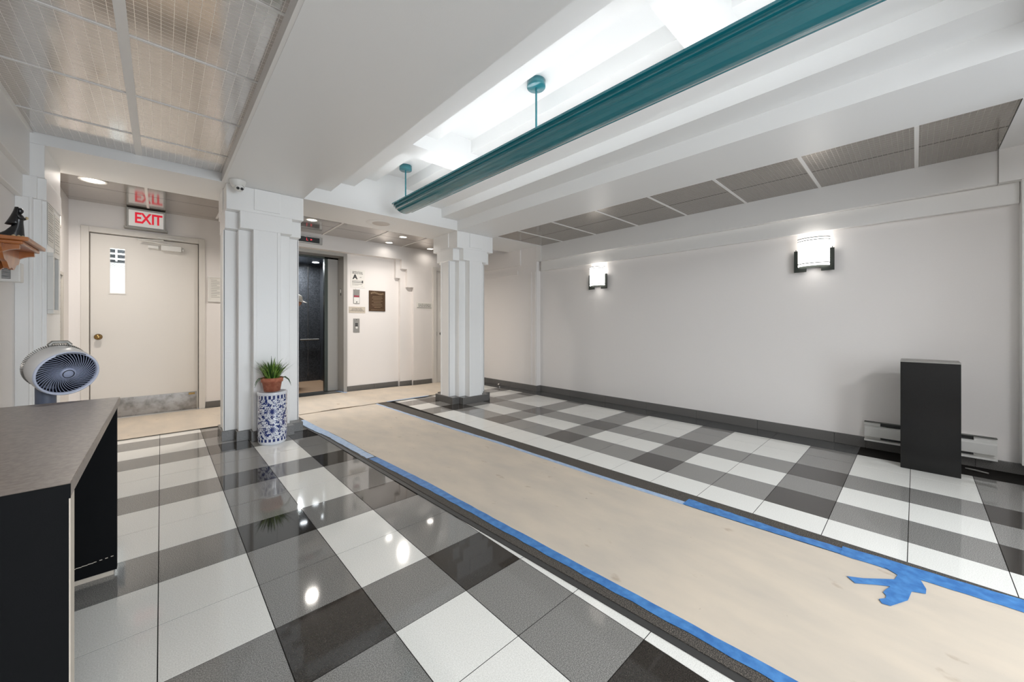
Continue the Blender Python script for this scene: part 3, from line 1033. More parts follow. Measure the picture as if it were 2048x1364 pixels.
for i, v in enumerate(me.skin_vertices[0].data):
    v.radius = (sk_r[i], sk_r[i])
    v.use_root = (i == 0)
body.modifiers.new('sub', 'SUBSURF').levels = 1
body.modifiers['sub'].render_levels = 2


def body_mat():
    m = mat('body_colours', lit((58, 62, 72)), 0.85)
    nt = m.node_tree
    tc = nt.nodes.new('ShaderNodeTexCoord')
    sp = nt.nodes.new('ShaderNodeSeparateXYZ')
    nt.links.new(tc.outputs['Object'], sp.inputs[0])
    r = nt.nodes.new('ShaderNodeValToRGB')
    r.color_ramp.interpolation = 'CONSTANT'
    els = [(0.0, (30, 28, 27)), (0.035, (40, 42, 50)), (0.395, (58, 62, 72)), (0.662, (188, 138, 112))]
    while len(r.color_ramp.elements) < len(els):
        r.color_ramp.elements.new(0.5)
    for e_, (p, c) in zip(r.color_ramp.elements, els):
        e_.position = p
        e_.color = (*lit(c), 1)
    mm = nt.nodes.new('ShaderNodeMath')
    mm.operation = 'DIVIDE'
    mm.inputs[1].default_value = 2.0
    nt.links.new(sp.outputs['Z'], mm.inputs[0])
    nt.links.new(mm.outputs[0], r.inputs['Fac'])
    dt = nt.nodes.new('ShaderNodeVectorMath')
    dt.operation = 'DOT_PRODUCT'
    dt.inputs[1].default_value = S
    nt.links.new(tc.outputs['Object'], dt.inputs[0])

    def cmp(op, a, b_):
        n_ = nt.nodes.new('ShaderNodeMath')
        n_.operation = op
        nt.links.new(a, n_.inputs[0])
        if isinstance(b_, (int, float)):
            n_.inputs[1].default_value = b_
        else:
            nt.links.new(b_, n_.inputs[1])
        return n_.outputs[0]
    side = cmp('GREATER_THAN', cmp('ABSOLUTE', dt.outputs['Value'], 0), 0.150)
    hand = cmp('MULTIPLY', cmp('MULTIPLY', side, cmp('LESS_THAN', sp.outputs['Z'], 0.775)), cmp('GREATER_THAN', sp.outputs['Z'], 0.58))
    mx = nt.nodes.new('ShaderNodeMixRGB')
    mx.inputs[2].default_value = (*lit((188, 138, 112)), 1)
    nt.links.new(hand, mx.inputs[0])
    nt.links.new(r.outputs['Color'], mx.inputs[1])
    nt.links.new(mx.outputs[0], nt.nodes['Principled BSDF'].inputs['Base Color'])
    return m


body.data.materials.append(body_mat())
# head: shaped ellipsoid with nose, chin, ears, tilted down
hd = MB()
HM = Matrix.Translation(pp(0.02, 0, 1.485)) @ rot_to(F) @ Matrix.Rotation(math.radians(14), 4, 'Y')
nu, nv = 20, 14
vs = []
for j in range(nv + 1):
    ph = -PI / 2 + PI * j / nv
    for i in range(nu):
        th_ = 2 * PI * i / nu
        x, yv, z = math.cos(ph) * math.cos(th_), math.cos(ph) * math.sin(th_), math.sin(ph)
        rx, ry, rz = 0.092, 0.072, 0.108
        p = Vector((x * rx, yv * ry, z * rz))
        if z < -0.1 and x > 0:
            p.x *= 1 + 0.10 * min(1, -z)
            p.y *= 1 - 0.22 * min(1, -z * 1.2)
        nose = math.exp(-((yv / 0.16) ** 2) - ((z + 0.12) / 0.20) ** 2) * (1 if x > 0.5 else 0)
        p.x += 0.022 * nose
        lip = math.exp(-((yv / 0.32) ** 2) - ((z + 0.52) / 0.10) ** 2) * (1 if x > 0.4 else 0)
        p.x += 0.006 * lip
        eye = math.exp(-(((abs(yv) - 0.36) / 0.16) ** 2) - ((z - 0.06) / 0.13) ** 2) * (1 if x > 0.4 else 0)
        p.x -= 0.006 * eye
        vs.append(HM @ p)
fs = [(j * nu + i, j * nu + (i + 1) % nu, (j + 1) * nu + (i + 1) % nu, (j + 1) * nu + i) for j in range(nv) for i in range(nu)]
hd.add(vs, fs, 0, True)
for sg in (1, -1):
    st = len(hd.v)
    hd.lathe([(0, -0.008), (0.016, -0.006), (0.020, 0), (0.014, 0.006), (0, 0.003)], n=10, M=HM @ Matrix.Translation((-0.01, 0.072 * sg, -0.008)) @ Matrix.Diagonal((0.9, 0.6, 1.5, 1)) @ Matrix.Rotation(PI / 2, 4, 'X'))
hd.tube(pp(0.0, 0, 1.33), pp(0.005, 0, 1.43), 0.05, 0.05, 12)
hd.build('head', M_SKIN, t)
for sg in (1, -1):
    MB().lathe([(0, -0.009), (0.007, -0.006), (0.009, 0), (0.007, 0.006), (0, 0.009)], n=10, M=HM @ Matrix.Translation((0.080, 0.027 * sg, 0.006))).build('eye', M_EYE, t)
mo = MB().add([HM @ Vector(p) for p in ((0.096, -0.02, -0.058), (0.096, 0.02, -0.058), (0.0975, 0.014, -0.064), (0.0975, -0.014, -0.064))], [(0, 1, 2, 3)])
mo.build('mouth', mat('lips', lit((150, 88, 78)), 0.5), t)
hr = MB()
hr.lathe([(0.070, -0.055), (0.082, -0.02), (0.086, 0.02), (0.080, 0.06), (0.05, 0.1)], n=18, M=HM @ Matrix.Translation((-0.022, 0, 0)) @ Matrix.Diagonal((0.92, 0.93, 1, 1)))
hr.build('hair', M_HAIR, t)
cp = MB()
cp.lathe([(0.099, 0.026), (0.101, 0.05), (0.092, 0.088), (0.066, 0.116), (0.03, 0.128), (0, 0.13)], n=20, M=HM @ Matrix.Translation((0, 0, -0.002)) @ Matrix.Diagonal((1.0, 0.84, 1, 1)))
bl = []
for i in range(11):
    a = math.radians(-62 + 124 * i / 10)
    for rr, dz in ((0.086, 0.036), (0.150, 0.026 - 0.004 * math.cos(a)), (0.185 * (0.72 + 0.28 * math.cos(a)), 0.016)):
        bl.append(HM @ Vector((rr * math.cos(a), rr * math.sin(a) * 0.84, dz)))
cp.add(bl, [(i * 3 + k, i * 3 + k + 1, i * 3 + k + 4, i * 3 + k + 3) for i in range(10) for k in range(2)], 0, True)
co_ = cp.build('cap', M_CAP, t)
so = co_.modifiers.new('thick', 'SOLIDIFY')
so.thickness = 0.004

# ------------------------------------------------------------------ mats, paper, tape on the floor
def interp(tab, yv):
    tab = sorted(tab)
    for (a, xa), (b_, xb) in zip(tab, tab[1:]):
        if yv <= b_:
            k_ = (yv - a) / (b_ - a)
            return xa + (xb - xa) * k_
    return tab[-1][1]


L_OUT = [(-1.2, 1.30), (0.416, 1.268), (0.93, 1.247), (1.59, 1.218), (2.42, 1.184), (3.02, 1.160), (3.70, 1.138), (4.02, 1.125), (4.35, 1.100), (5.02, 1.09)]
L_TAPE = [(-1.2, 1.385), (0.5, 1.341), (1.484, 1.300), (1.9, 1.285), (2.2, 1.270), (2.57, 1.248), (3.02, 1.214), (3.4, 1.195), (3.85, 1.178), (4.2, 1.140), (4.5, 1.122), (5.02, 1.11)]
L_PAP = [(-1.2, 1.44), (0.518, 1.389), (1.547, 1.350), (2.29, 1.326), (2.67, 1.303), (3.13, 1.270), (3.73, 1.252), (4.25, 1.210), (4.75, 1.182), (5.02, 1.17)]
R_OUT = [(-1.2, 2.482), (-0.288, 2.475), (0.65, 2.467), (1.53, 2.441), (2.74, 2.400), (3.47, 2.377), (5.02, 2.33)]
R_TAPE = [(-1.2, 2.45), (-0.29, 2.440), (0.397, 2.362), (0.93, 2.322), (1.43, 2.288), (2.6, 2.266), (3.34, 2.222), (4.75, 2.165), (5.02, 2.155)]
R_PAP = [(-1.2, 2.385), (-0.276, 2.352), (0.601, 2.294), (1.4, 2.250), (2.547, 2.226), (3.27, 2.185), (4.8, 2.132), (5.02, 2.125)]


def strip(ta, tb, y0, y1, z0, z1, n=24, ja=0.0, jb=0.0):
    """Floor strip between two x(y) edges with a little thickness and optional edge jitter."""
    va, vb = [], []
    for i in range(n + 1):
        yv = y0 + (y1 - y0) * i / n
        va.append((interp(ta, yv) + random.uniform(-ja, ja), yv))
        vb.append((interp(tb, yv) + random.uniform(-jb, jb), yv))
    m_ = MB()
    v = [(x, yv, z) for pts in (va, vb) for x, yv in pts for z in (z0, z1)]
    N = n + 1

    def I(e, i, k_):
        return e * N * 2 + i * 2 + k_
    fs_ = []
    for i in range(n):
        fs_ += [(I(0, i, 1), I(1, i, 1), I(1, i + 1, 1), I(0, i + 1, 1)), (I(0, i, 0), I(0, i + 1, 0), I(1, i + 1, 0), I(1, i, 0)),
                (I(0, i, 0), I(0, i, 1), I(0, i + 1, 1), I(0, i + 1, 0)), (I(1, i, 0), I(1, i + 1, 0), I(1, i + 1, 1), I(1, i, 1))]
    fs_ += [(I(0, 0, 0), I(1, 0, 0), I(1, 0, 1), I(0, 0, 1)), (I(0, n, 0), I(0, n, 1), I(1, n, 1), I(1, n, 0))]
    m_.add(v, fs_)
    return m_


def shift(tab, dx):
    return [(a, b_ + dx) for a, b_ in tab]


ZM = 0.007
t = thing('entrance_mat', 'long speckled black rubber mat showing along both edges of the tan paper runner', 'mat', (1.8, 2, 0))
strip(shift(L_OUT, 0.03), shift(R_OUT, -0.012), -1.2, 5.02, 0.0005, ZM).build('mat_surface', M_RUBBER, t)
strip(L_OUT, shift(L_OUT, 0.03), -1.2, 5.02, 0.0005, 0.0045).build('mat_edge', M_RUBEDGE, t)
strip(shift(R_OUT, -0.012), R_OUT, -1.2, 5.02, 0.0005, 0.0045).build('mat_edge', M_RUBEDGE, t)

rp = strip(L_PAP, R_PAP, -1.2, 5.03, ZM + 0.0004, ZM + 0.0012, n=40)
tag(rp.build('paper_runner', M_PAPER), 'long tan floor protection paper running from foreground to corridor', 'floor paper')
cp_ = MB()
near = [(-0.71, 5.05), (0.42, 5.045), (1.0, 5.03), (1.5, 5.018), (2.2, 5.035), (2.5, 4.99), (2.9, 5.04), (3.9, 5.05)]
far = [(3.9, 6.08), (3.285, 6.08), (3.05, 6.14), (2.17, 6.205), (0.30, 6.21), (-0.66, 6.205), (-0.71, 6.2)]
cp_.prism(near + far, ZM + 0.0016, ZM + 0.0026)
tag(cp_.build('corridor_paper', M_PAPER), 'tan floor paper across the corridor before exit door and elevator', 'floor paper')
# dark seam shadows are real lifted edges: a thin curled lip of paper
lip = MB()
for i in range(14):
    xa = 1.16 + i * 0.095
    h = 0.004 + 0.008 * max(0, math.sin(i * 0.55 - 1.2))
    lip.add([(xa, 5.025, ZM + 0.002), (xa + 0.096, 5.025, ZM + 0.002), (xa + 0.096, 4.995, ZM + 0.002 + h), (xa, 4.995, ZM + 0.002 + h)], [(0, 1, 2, 3)])
lp = lip.build('paper_lip', M_PAPER)
lp.parent = bpy.data.objects['corridor_paper']

zt0, zt1 = ZM + 0.0014, ZM + 0.0021
GT = 'strips of blue tape along the runner edges'
tag(strip(L_TAPE, L_PAP, -1.2, 2.98, zt0, zt1, 60, 0.0035, 0.002).build('tape_strip', M_TAPE), 'long blue tape strip along the near left edge of the runner', 'tape', GT)
tag(strip(shift(L_TAPE, -0.008), shift(L_PAP, -0.006), 3.0, 4.05, zt0, zt1 + 0.0006, 20, 0.004, 0.003).build('tape_strip', M_TAPE2), 'pale blue tape strip in the middle of the runner left edge', 'tape', GT)
tag(strip(shift(L_TAPE, -0.012), shift(L_PAP, -0.002), 4.0, 4.70, zt1 + 0.0004, zt1 + 0.0012, 12, 0.006, 0.003).build('tape_strip', M_TAPE2), 'pale blue tape strip beside the base of the column with the stand', 'tape', GT)
tag(strip(R_PAP, R_TAPE, 0.94, 5.0, zt0, zt1, 60, 0.001, 0.003).build('tape_strip', M_TAPE2), 'long pale blue tape strip along the far right edge of the runner', 'tape', GT)
R2a = [(0.0, 2.43), (0.2, 2.392), (0.40, 2.372), (0.62, 2.372), (0.96, 2.376)]
tag(strip(shift(R_PAP, 0.004), R2a, 0.20, 0.95, zt1, zt1 + 0.0007, 26, 0.002, 0.003).build('tape_strip', M_TAPE), 'blue tape strip on the runner right edge before the torn star patch', 'tape', GT)
R3a = [(-1.2, 2.462), (-0.29, 2.450), (-0.1, 2.432), (0.06, 2.425), (0.3, 2.40)]
tag(strip(shift(R_PAP, -0.005), R3a, -1.2, 0.24, zt1 + 0.0008, zt1 + 0.0015, 34, 0.003, 0.003).build('tape_strip', M_TAPE), 'blue tape strip on the runner right edge beside the black pedestal', 'tape', GT)
# torn star-shaped patch
star = [(2.132, 0.199), (2.165, 0.150), (2.252, 0.060), (2.300, 0.052), (2.335, 0.095), (2.365, 0.03), (2.345, -0.01), (2.262, -0.030), (2.221, -0.028), (2.200, 0.010), (2.118, 0.020),
        (2.028, 0.064), (2.022, 0.088), (2.046, 0.097), (2.070, 0.080), (2.092, 0.079), (2.110, 0.088), (2.135, 0.083), (2.178, 0.070), (2.150, 0.110), (2.099, 0.170)]
tag(MB().prism(star, zt1 + 0.0016, zt1 + 0.0024).build('tape_patch', M_TAPE), 'torn star-shaped patch of blue tape on the paper', 'tape')
tag(strip([(4.97, 2.3), (5.1, 2.3)], [(4.97, 2.95), (5.1, 2.95)], 5.0, 5.045, zt1 + 0.001, zt1 + 0.002, 2).build('tape_strip', M_TAPE2), 'pale tape strip on the corridor paper edge behind the free-standing column', 'tape', GT)
tag(MB().prism([(2.12, 6.10), (2.17, 6.15), (2.10, 6.40), (2.05, 6.40)], 0.0105, 0.0112).build('tape_strip', M_TAPE2), 'pale blue tape strip at the foot of the elevator frame', 'tape', GT)

# ------------------------------------------------------------------ desk
t = thing('reception_desk', 'black reception desk with brown grey top in the left foreground', 'desk', (-0.43, 1.77, 0))
MB().box(-0.728, -0.132, 1.154, 2.39, 0.734, 0.762).build('desk_top', M_DESK, t, bevel=0.002)
MB().box(-0.728, -0.132, 1.150, 1.1535, 0.733, 0.7615).build('front_edge_band', M_BLACK, t)
MB().box(-0.725, -0.1345, 1.152, 1.200, 0.0, 0.734).build('near_panel', M_BLACK, t)
MB().box(-0.1345, -0.1325, 1.1525, 1.1995, 0.0, 0.734).build('panel_edge_band', M_CREAM, t)
MB().box(-0.70, -0.140, 2.36, 2.388, 0.022, 0.734).build('far_panel', M_BLACK, t)
MB().box(-0.69, -0.15, 2.366, 2.384, 0.0, 0.022).build('far_panel_foot', M_CREAM, t)
MB().box(-0.722, -0.70, 1.225, 2.36, 0.0, 0.734).build('back_panel', M_BLACK, t)
sf = MB()
for i in range(9):
    x = -0.29 + i * 0.0165
    sf.box(x, x + (0.016 if i < 5 else 0.008), 2.3585, 2.3605, 0.070 + i * 0.0015, 0.0725 + i * 0.0015)
sf.build('scuff_line', M_CREAM, t)['kind'] = 'stuff'

# ------------------------------------------------------------------ fan behind the desk
FC = Vector((-0.322, 2.70, 0.856))
nrm = Vector((0.42, -0.86, -0.28)).normalized()
up = Vector((0, 0, 1))
ax = up.cross(nrm).normalized()
ay = nrm.cross(ax)
KF = 0.79
FM = Matrix(((ax.x, ay.x, nrm.x, FC.x), (ax.y, ay.y, nrm.y, FC.y), (ax.z, ay.z, nrm.z, FC.z), (0, 0, 0, 1))) @ Matrix.Diagonal((KF, KF, 0.95, 1))
t = thing('pedestal_fan', 'white round air circulator fan behind the desk', 'fan', (-0.395, 2.78, 0))
h = MB()
h.lathe([(0.128, -0.105), (0.132, -0.09), (0.136, -0.04), (0.137, 0.0), (0.134, 0.008)], n=64, M=FM)
h.lathe([(0.03, -0.145), (0.08, -0.135), (0.118, -0.118), (0.128, -0.105)], n=64, M=FM)
h.lathe([(0.0, -0.147), (0.03, -0.145)], n=64, M=FM)
h.build('housing', M_FANW, t)
r = MB()
for i in range(90):
    a0 = 2 * PI * i / 90
    a1 = a0 + PI / 90
    q = [(0.127, -0.112), (0.137, -0.112), (0.137, -0.098), (0.127, -0.098)]
    vs = [FM @ Vector((rr * math.cos(a), rr * math.sin(a), z)) for a in (a0, a1) for rr, z in q]
    r.add(vs, [(0, 1, 2, 3), (7, 6, 5, 4), (0, 4, 5, 1), (1, 5, 6, 2), (2, 6, 7, 3), (3, 7, 4, 0)])
tag(r.build('rear_teeth', M_GREYMET, t), 'grey toothed rear ring', kind='stuff')
h = MB()
h.lathe([(0.134, 0.006), (0.133, 0.014), (0.127, 0.018), (0.122, 0.012), (0.121, 0.0)], n=64, M=FM)
tag(h.build('front_ring', M_FANRING, t), 'pale blue grey front ring')
h = MB()
h.lathe([(0.0, -0.075), (0.122, -0.07), (0.123, -0.004)], n=48, M=FM)
h.build('inner_disc', M_FANIN, t)
bl = MB()
for i in range(7):
    a0 = 2 * PI * i / 7
    vs = []
    for k_ in range(6):
        rr = 0.03 + 0.08 * k_ / 5
        for e_, z in ((-0.28, -0.055), (0.28, -0.03)):
            a = a0 + e_ * (0.7 + 0.5 * k_ / 5) + 0.3 * k_ / 5
            vs.append(FM @ Vector((rr * math.cos(a), rr * math.sin(a), z)))
    bl.add(vs, [(2 * k_, 2 * k_ + 1, 2 * k_ + 3, 2 * k_ + 2) for k_ in range(5)], 0, True)
bl.build('fan_blades', M_FANIN, t)
g = MB()
NG = 46
for i in range(NG):
    a0 = 2 * PI * i / NG
    pts = []
    for k_ in range(8):
        q = k_ / 7
        rr = 0.030 + 0.092 * q
        a = a0 + 1.05 * q - 0.25 * q * q
        z = 0.014 - 0.010 * q * q
        pts.append(FM @ Vector((rr * math.cos(a), rr * math.sin(a), z)))
    vs = []
    for p, q in zip(pts, range(8)):
        tn = (pts[min(q + 1, 7)] - pts[max(q - 1, 0)]).normalized()
        w = nrm.cross(tn) * 0.00085
        vs += [p - w, p + w, p + w - nrm * 0.005, p - w - nrm * 0.005]
    fs_ = []
    for k_ in range(7):
        b0 = k_ * 4
        fs_ += [(b0 + j, b0 + (j + 1) % 4, b0 + 4 + (j + 1) % 4, b0 + 4 + j) for j in range(4)]
    g.add(vs, fs_)
gg = g.build('front_grille', M_FANB, t)
gg['kind'] = 'stuff'
h = MB()
h.lathe([(0.034, 0.004), (0.034, 0.014), (0.030, 0.018), (0.0, 0.020)], n=32, M=FM)
h.build('hub_cap', M_FANB, t)
h = MB()
h.lathe([(0.0245, 0.0185), (0.0245, 0.0215), (0.0215, 0.0215), (0.0215, 0.019)], n=32, M=FM)
h.build('hub_ring', M_FANIN, t)
sl = MB()
vs = []
for i in range(13):
    a = math.radians(62 + 56 * i / 12)
    for rr in (0.1275, 0.1315):
        vs.append(FM @ Vector((rr * math.cos(a), rr * math.sin(a), 0.0185)))
sl.add(vs, [(2 * i, 2 * i + 1, 2 * i + 3, 2 * i + 2) for i in range(12)])
sl.build('display_slot', M_BLK, t)
hn = MB().path([FM @ Vector((-0.045, 0.132, -0.10)), FM @ Vector((-0.03, 0.150, -0.105)), FM @ Vector((0.03, 0.150, -0.105)), FM @ Vector((0.045, 0.132, -0.10))], 0.008, 10)
hn.build('carry_handle', M_GREYMET, t)
pb = Vector((-0.395, 2.78, 0))
p = MB().tube(pb + Vector((0, 0, 0.03)), pb + Vector((0, 0, 0.80)), 0.033, 0.033, 24)
p.build('pole', M_FANPOLE, t)
y_ = MB().path([pb + Vector((0, 0, 0.78)), pb + Vector((0.0, 0.02, 0.83)), FM @ Vector((0, 0, -0.14))], [0.033, 0.03, 0.035], 14)
y_.build('tilt_neck', M_FANPOLE, t)
p = MB().lathe([(0.0, 0.0), (0.125, 0.0), (0.125, 0.012), (0.11, 0.022), (0.04, 0.034), (0, 0.034)], c=pb, n=40)
p.build('foot', M_FANW, t)

# ------------------------------------------------------------------ stand, pot and plant
VC = Vector((0.752, 4.042, 0))
v = MB()
v.lathe([(0.0, 0.0), (0.102, 0.0), (0.106, 0.006), (0.110, 0.016), (0.115, 0.03), (0.116, 0.10), (0.116, 0.38), (0.116, 0.44), (0.119, 0.450), (0.120, 0.462), (0.116, 0.470), (0.104, 0.471),
         (0.100, 0.462), (0.0, 0.460)], n=56)
vo = v.build('porcelain_stand', M_PORC)
vo.location = VC
tag(vo, 'blue and white porcelain drum stand at the foot of the left column', 'garden stool')
t = thing('potted_plant', 'leafy green plant in a terracotta pot on the porcelain stand', 'plant', VC + Vector((0, 0, 0.4725)))
PC = VC + Vector((-0.004, 0, 0.4725))
p = MB()
p.lathe([(0.0, 0.0), (0.064, 0.0), (0.078, 0.085), (0.086, 0.085), (0.090, 0.124), (0.082, 0.124), (0.078, 0.11), (0.0, 0.108)], c=PC, n=40)
p.build('pot', M_TERRA, t)
MB().lathe([(0.0, 0.112), (0.079, 0.110)], c=PC, n=30).build('soil', M_SOIL, t)
lf = MB()
for i in range(190):
    a = random.uniform(0, 2 * PI)
    r0 = random.uniform(0.0, 0.06)
    ln = random.uniform(0.13, 0.225)
    lean = random.uniform(0.15, 1.25)
    bend = random.uniform(0.1, 0.9)
    d_ = Vector((math.cos(a), math.sin(a), 0))
    if d_.y > 0.25:
        ln *= 0.75
        lean *= 0.7
    sd = Vector((-d_.y, d_.x, 0))
    w = random.uniform(0.004, 0.0075)
    base = PC + d_ * r0 + Vector((0, 0, 0.110))
    vs = []
    p = base
    ang_ = lean * 0.6
    for k_ in range(6):
        q = k_ / 5
        ww = w * (1 - q ** 2.5) + 0.0004
        vs += [p - sd * ww, p + d_ * 0 - Vector((0, 0, 0.0012)) * (1 - q), p + sd * ww]
        ang_ = lean * 0.6 + bend * q
        p = p + (d_ * math.sin(ang_) + Vector((0, 0, math.cos(ang_)))) * (ln / 5)
    fs_ = []
    for k_ in range(5):
        b0 = 3 * k_
        fs_ += [(b0, b0 + 1, b0 + 4, b0 + 3), (b0 + 1, b0 + 2, b0 + 5, b0 + 4)]
    lf.add(vs, fs_, 0 if random.random() < 0.72 else 1, True)
for a, ln in ((-2.75, 0.10), (-0.55, 0.11), (-0.2, 0.09), (-3.0, 0.07)):
    d_ = Vector((math.cos(a), math.sin(a), 0))
    pts = [PC + d_ * 0.07 + Vector((0, 0, 0.12)), PC + d_ * 0.105 + Vector((0, 0, 0.125)), PC + d_ * (0.105 + ln * 0.3) + Vector((0, 0, 0.10)), PC + d_ * (0.105 + ln * 0.5) + Vector((0, 0, 0.10 - ln * 0.5))]
    lf.path(pts, [0.0035, 0.004, 0.003, 0.001], 5, 1)
lo = lf.build('foliage', [M_LEAF, M_LEAF2], t)
lo['kind'] = 'stuff'

# ------------------------------------------------------------------ black pedestal and heater
t = thing('black_pedestal', 'tall black laminate pedestal box standing before the wall heater', 'pedestal', (4.215, -0.07, 0))
MB().box(4.10, 4.33, -0.219, 0.078, 0.0, 0.800).build('body', M_GLOSSBLK, t, bevel=0.002)
MB().box(4.10, 4.33, -0.219, 0.078, 0.800, 0.812).build('top_panel', M_GREYMET, t, bevel=0.001)

t = thing('wall_heater', 'low white baseboard heater on the wall behind the black pedestal', 'heater', (4.51, -0.05, 0.08))
hb = MB().box(4.515, XR, -0.41, 0.304, 0.080, 0.242)
hb.build('back_plate', M_PLASTIC, t)
MB().box(4.505, 4.516, -0.30, 0.205, 0.212, 0.236).build('upper_slot', M_BLK, t)
MB().box(4.505, 4.516, -0.30, 0.205, 0.096, 0.112).build('lower_slot', M_BLK, t)
MB().extr([(4.472, 0.118), (4.462, 0.195), (4.482, 0.210), (4.515, 0.210), (4.515, 0.118)], -0.408, 0.302, 'y').build('front_panel', M_PLASTIC, t, bevel=0.002)
for y0, y1 in ((0.205, 0.304), (-0.41, -0.30)):
    MB().box(4.490, 4.516, y0, y1, 0.210, 0.240).build('end_cover', M_PLASTIC, t)
MB().box(4.470, 4.516, -0.41, 0.304, 0.240, 0.244).build('top_lip', M_DARKMET, t)
MB().box(4.462, 4.516, -0.41, 0.304, 0.080, 0.094).build('bottom_lip', M_PLASTIC, t)
fl_ = MB().path([(4.36, -0.36, 0.008), (4.38, -0.30, 0.010), (4.40, -0.255, 0.008)], [0.006, 0.007, 0.006], 8)
tag(fl_.build('pipe_stub', M_GREYMET), 'short grey metal rod lying on the border tiles beside the pedestal', 'rod')
ds = MB().tube((4.30, 4.93, 0.0), (4.30, 4.93, 0.025), 0.012, 0.012, 12).tube((4.30, 4.93, 0.025), (4.27, 4.92, 0.055), 0.010, 0.014, 12)
tag(ds.build('door_stop', M_STEEL), 'small metal door stop on the floor beyond the right hand column', 'door stop')

# ------------------------------------------------------------------ sconces
def sconce(yc, label):
    t = thing('wall_sconce', label, 'wall lamp', (XR, yc, 1.585), 'sconces on the right wall')
    p = MB()
    X = 4.497
    prof = [(yc - 0.150, 1.585), (yc - 0.055, 1.585), (yc - 0.055, 1.622), (yc + 0.055, 1.622), (yc + 0.055, 1.585), (yc + 0.150, 1.585), (yc + 0.150, 1.790), (yc - 0.150, 1.790)]
    p.extr(prof, X, X + 0.012, 'x').box(X + 0.01, XR, yc - 0.06, yc + 0.06, 1.64, 1.76)
    p.build('back_plate', M_DARKMET, t, bevel=0.002)
    R = 0.118

    def arc(r, z0, z1, th_):
        m_ = MB()
        n = 24
        pts = []
        for i in range(n + 1):
            a = PI * i / n
            pts.append((X - 0.0 - math.sin(a) * r * 0.72, yc + math.cos(a) * r))
        inn = [(x + 0 if i in (0, n) else x + th_ * math.sin(PI * i / n), yc + (yv - yc) * (1 - th_ / r)) for i, (x, yv) in enumerate(pts)]
        poly = pts + inn[::-1]
        N = len(poly)
        v_ = [(x, yv, z) for z in (z0, z1) for x, yv in poly]
        fs__ = [(i, (i + 1) % N, N + (i + 1) % N, N + i) for i in range(N)]
        for i in range(n):
            fs__ += [(i, i + 1, N - 2 - i, N - 1 - i), (N + i, N + i + 1, N + N - 2 - i, N + N - 1 - i)]
        m_.add(v_, fs__, 0, False)
        return m_
    arc(R, 1.632, 1.892, 0.004).build('glass_shade', M_SHADE, t)
    for z in (1.888, 1.866, 1.652):
        arc(R + 0.004, z, z + 0.007, 0.003).build('shade_ring', M_DARKMET, t)
    for s_ in (1, -1):
        MB().tube((X + 0.004, yc + s_ * 0.135, 1.79), (X + 0.004, yc + s_ * 0.135, 1.803), 0.003, n=8).build('finial', M_DARKMET, t)
    l = bpy.data.lights.new('sconce_bulb', 'POINT')
    l.energy = P_SCONCE
    l.color = (1, 0.93, 0.85)
    l.shadow_soft_size = 0.02
    lo_ = bpy.data.objects.new('sconce_bulb', l)
    lo_.location = (X - 0.040, yc, 1.80)
    COL.objects.link(lo_)
    return t


sconce(0.655, 'wall sconce with opal glass shade above the black pedestal')
sconce(3.055, 'wall sconce with opal glass shade nearest the right hand column')

# ------------------------------------------------------------------ pendant uplight
LX, LZ = 1.9725, 2.402
half = [(-0.140, 0), (-0.140, -0.014), (-0.122, -0.0145), (-0.116, -0.019), (-0.115, -0.027), (-0.122, -0.0312), (-0.122, -0.0355), (-0.103, -0.036), (-0.097, -0.041), (-0.096, -0.047),
        (-0.101, -0.0505), (-0.101, -0.0545), (-0.082, -0.055), (-0.076, -0.058), (-0.073, -0.063), (-0.057, -0.0735), (-0.036, -0.0815), (-0.016, -0.086), (0, -0.0875)]
outer = half + [(-x, z) for x, z in half[-2::-1]]
innr = [(x * 0.80 if z < -0.014 else x * 0.955, min(0.0, z + 0.007) if z < -0.014 else z) for x, z in outer]
t = thing('pendant_light', 'long teal fluted uplight trough hanging in the ceiling coffer', 'pendant lamp', (LX, 1.86, LZ))
ch = MB()
Y1, Y2 = -0.20, 3.875
n = len(outer)
vs = [(LX + x, yv, LZ + z) for yv in (Y1, Y2) for x, z in outer] + [(LX + x, yv, LZ + z) for yv in (Y1, Y2) for x, z in innr]
fs_ = [(i, i + 1, n + i + 1, n + i) for i in range(n - 1)]
ch.add(vs, fs_, 0, False)
ch.add(vs, [(2 * n + i, 2 * n + i + 1, 3 * n + i + 1, 3 * n + i) for i in range(n - 1)], 1, False)
ch.add(vs, [(0, n, 3 * n, 2 * n), (n - 1, 2 * n - 1, 4 * n - 1, 3 * n - 1)], 0)
ch.build('trough', [M_TEAL, M_TEAL_IN], t)
for yv, d_ in ((Y1, -0.004), (Y2, 0.004)):
    e = MB().extr([(LX + x, LZ + z) for x, z in outer], min(yv, yv + d_), max(yv, yv + d_), 'y')
    e.build('end_plate', M_TEAL, t)
for yv in (-0.12, 1.86, 3.835):
    MB().tube((LX, yv, LZ - 0.06), (LX, yv, 2.80), 0.0075, n=12).build('pole', M_TEAL, t)
    c = MB().lathe([(0.0, 2.782), (0.064, 2.782), (0.067, 2.786), (0.067, 2.831), (0.0, 2.831)], c=(LX, yv, 0), n=32)
    c.build('canopy', M_TEAL, t)
for k_ in range(3):
    ya = Y1 + 0.12 + k_ * 1.30
    for dx in (-0.055, 0.055):
        MB().tube((LX + dx, ya, LZ - 0.004), (LX + dx, ya + 1.25, LZ - 0.004), 0.013, n=10).build('lamp_tube', M_TUBE, t)

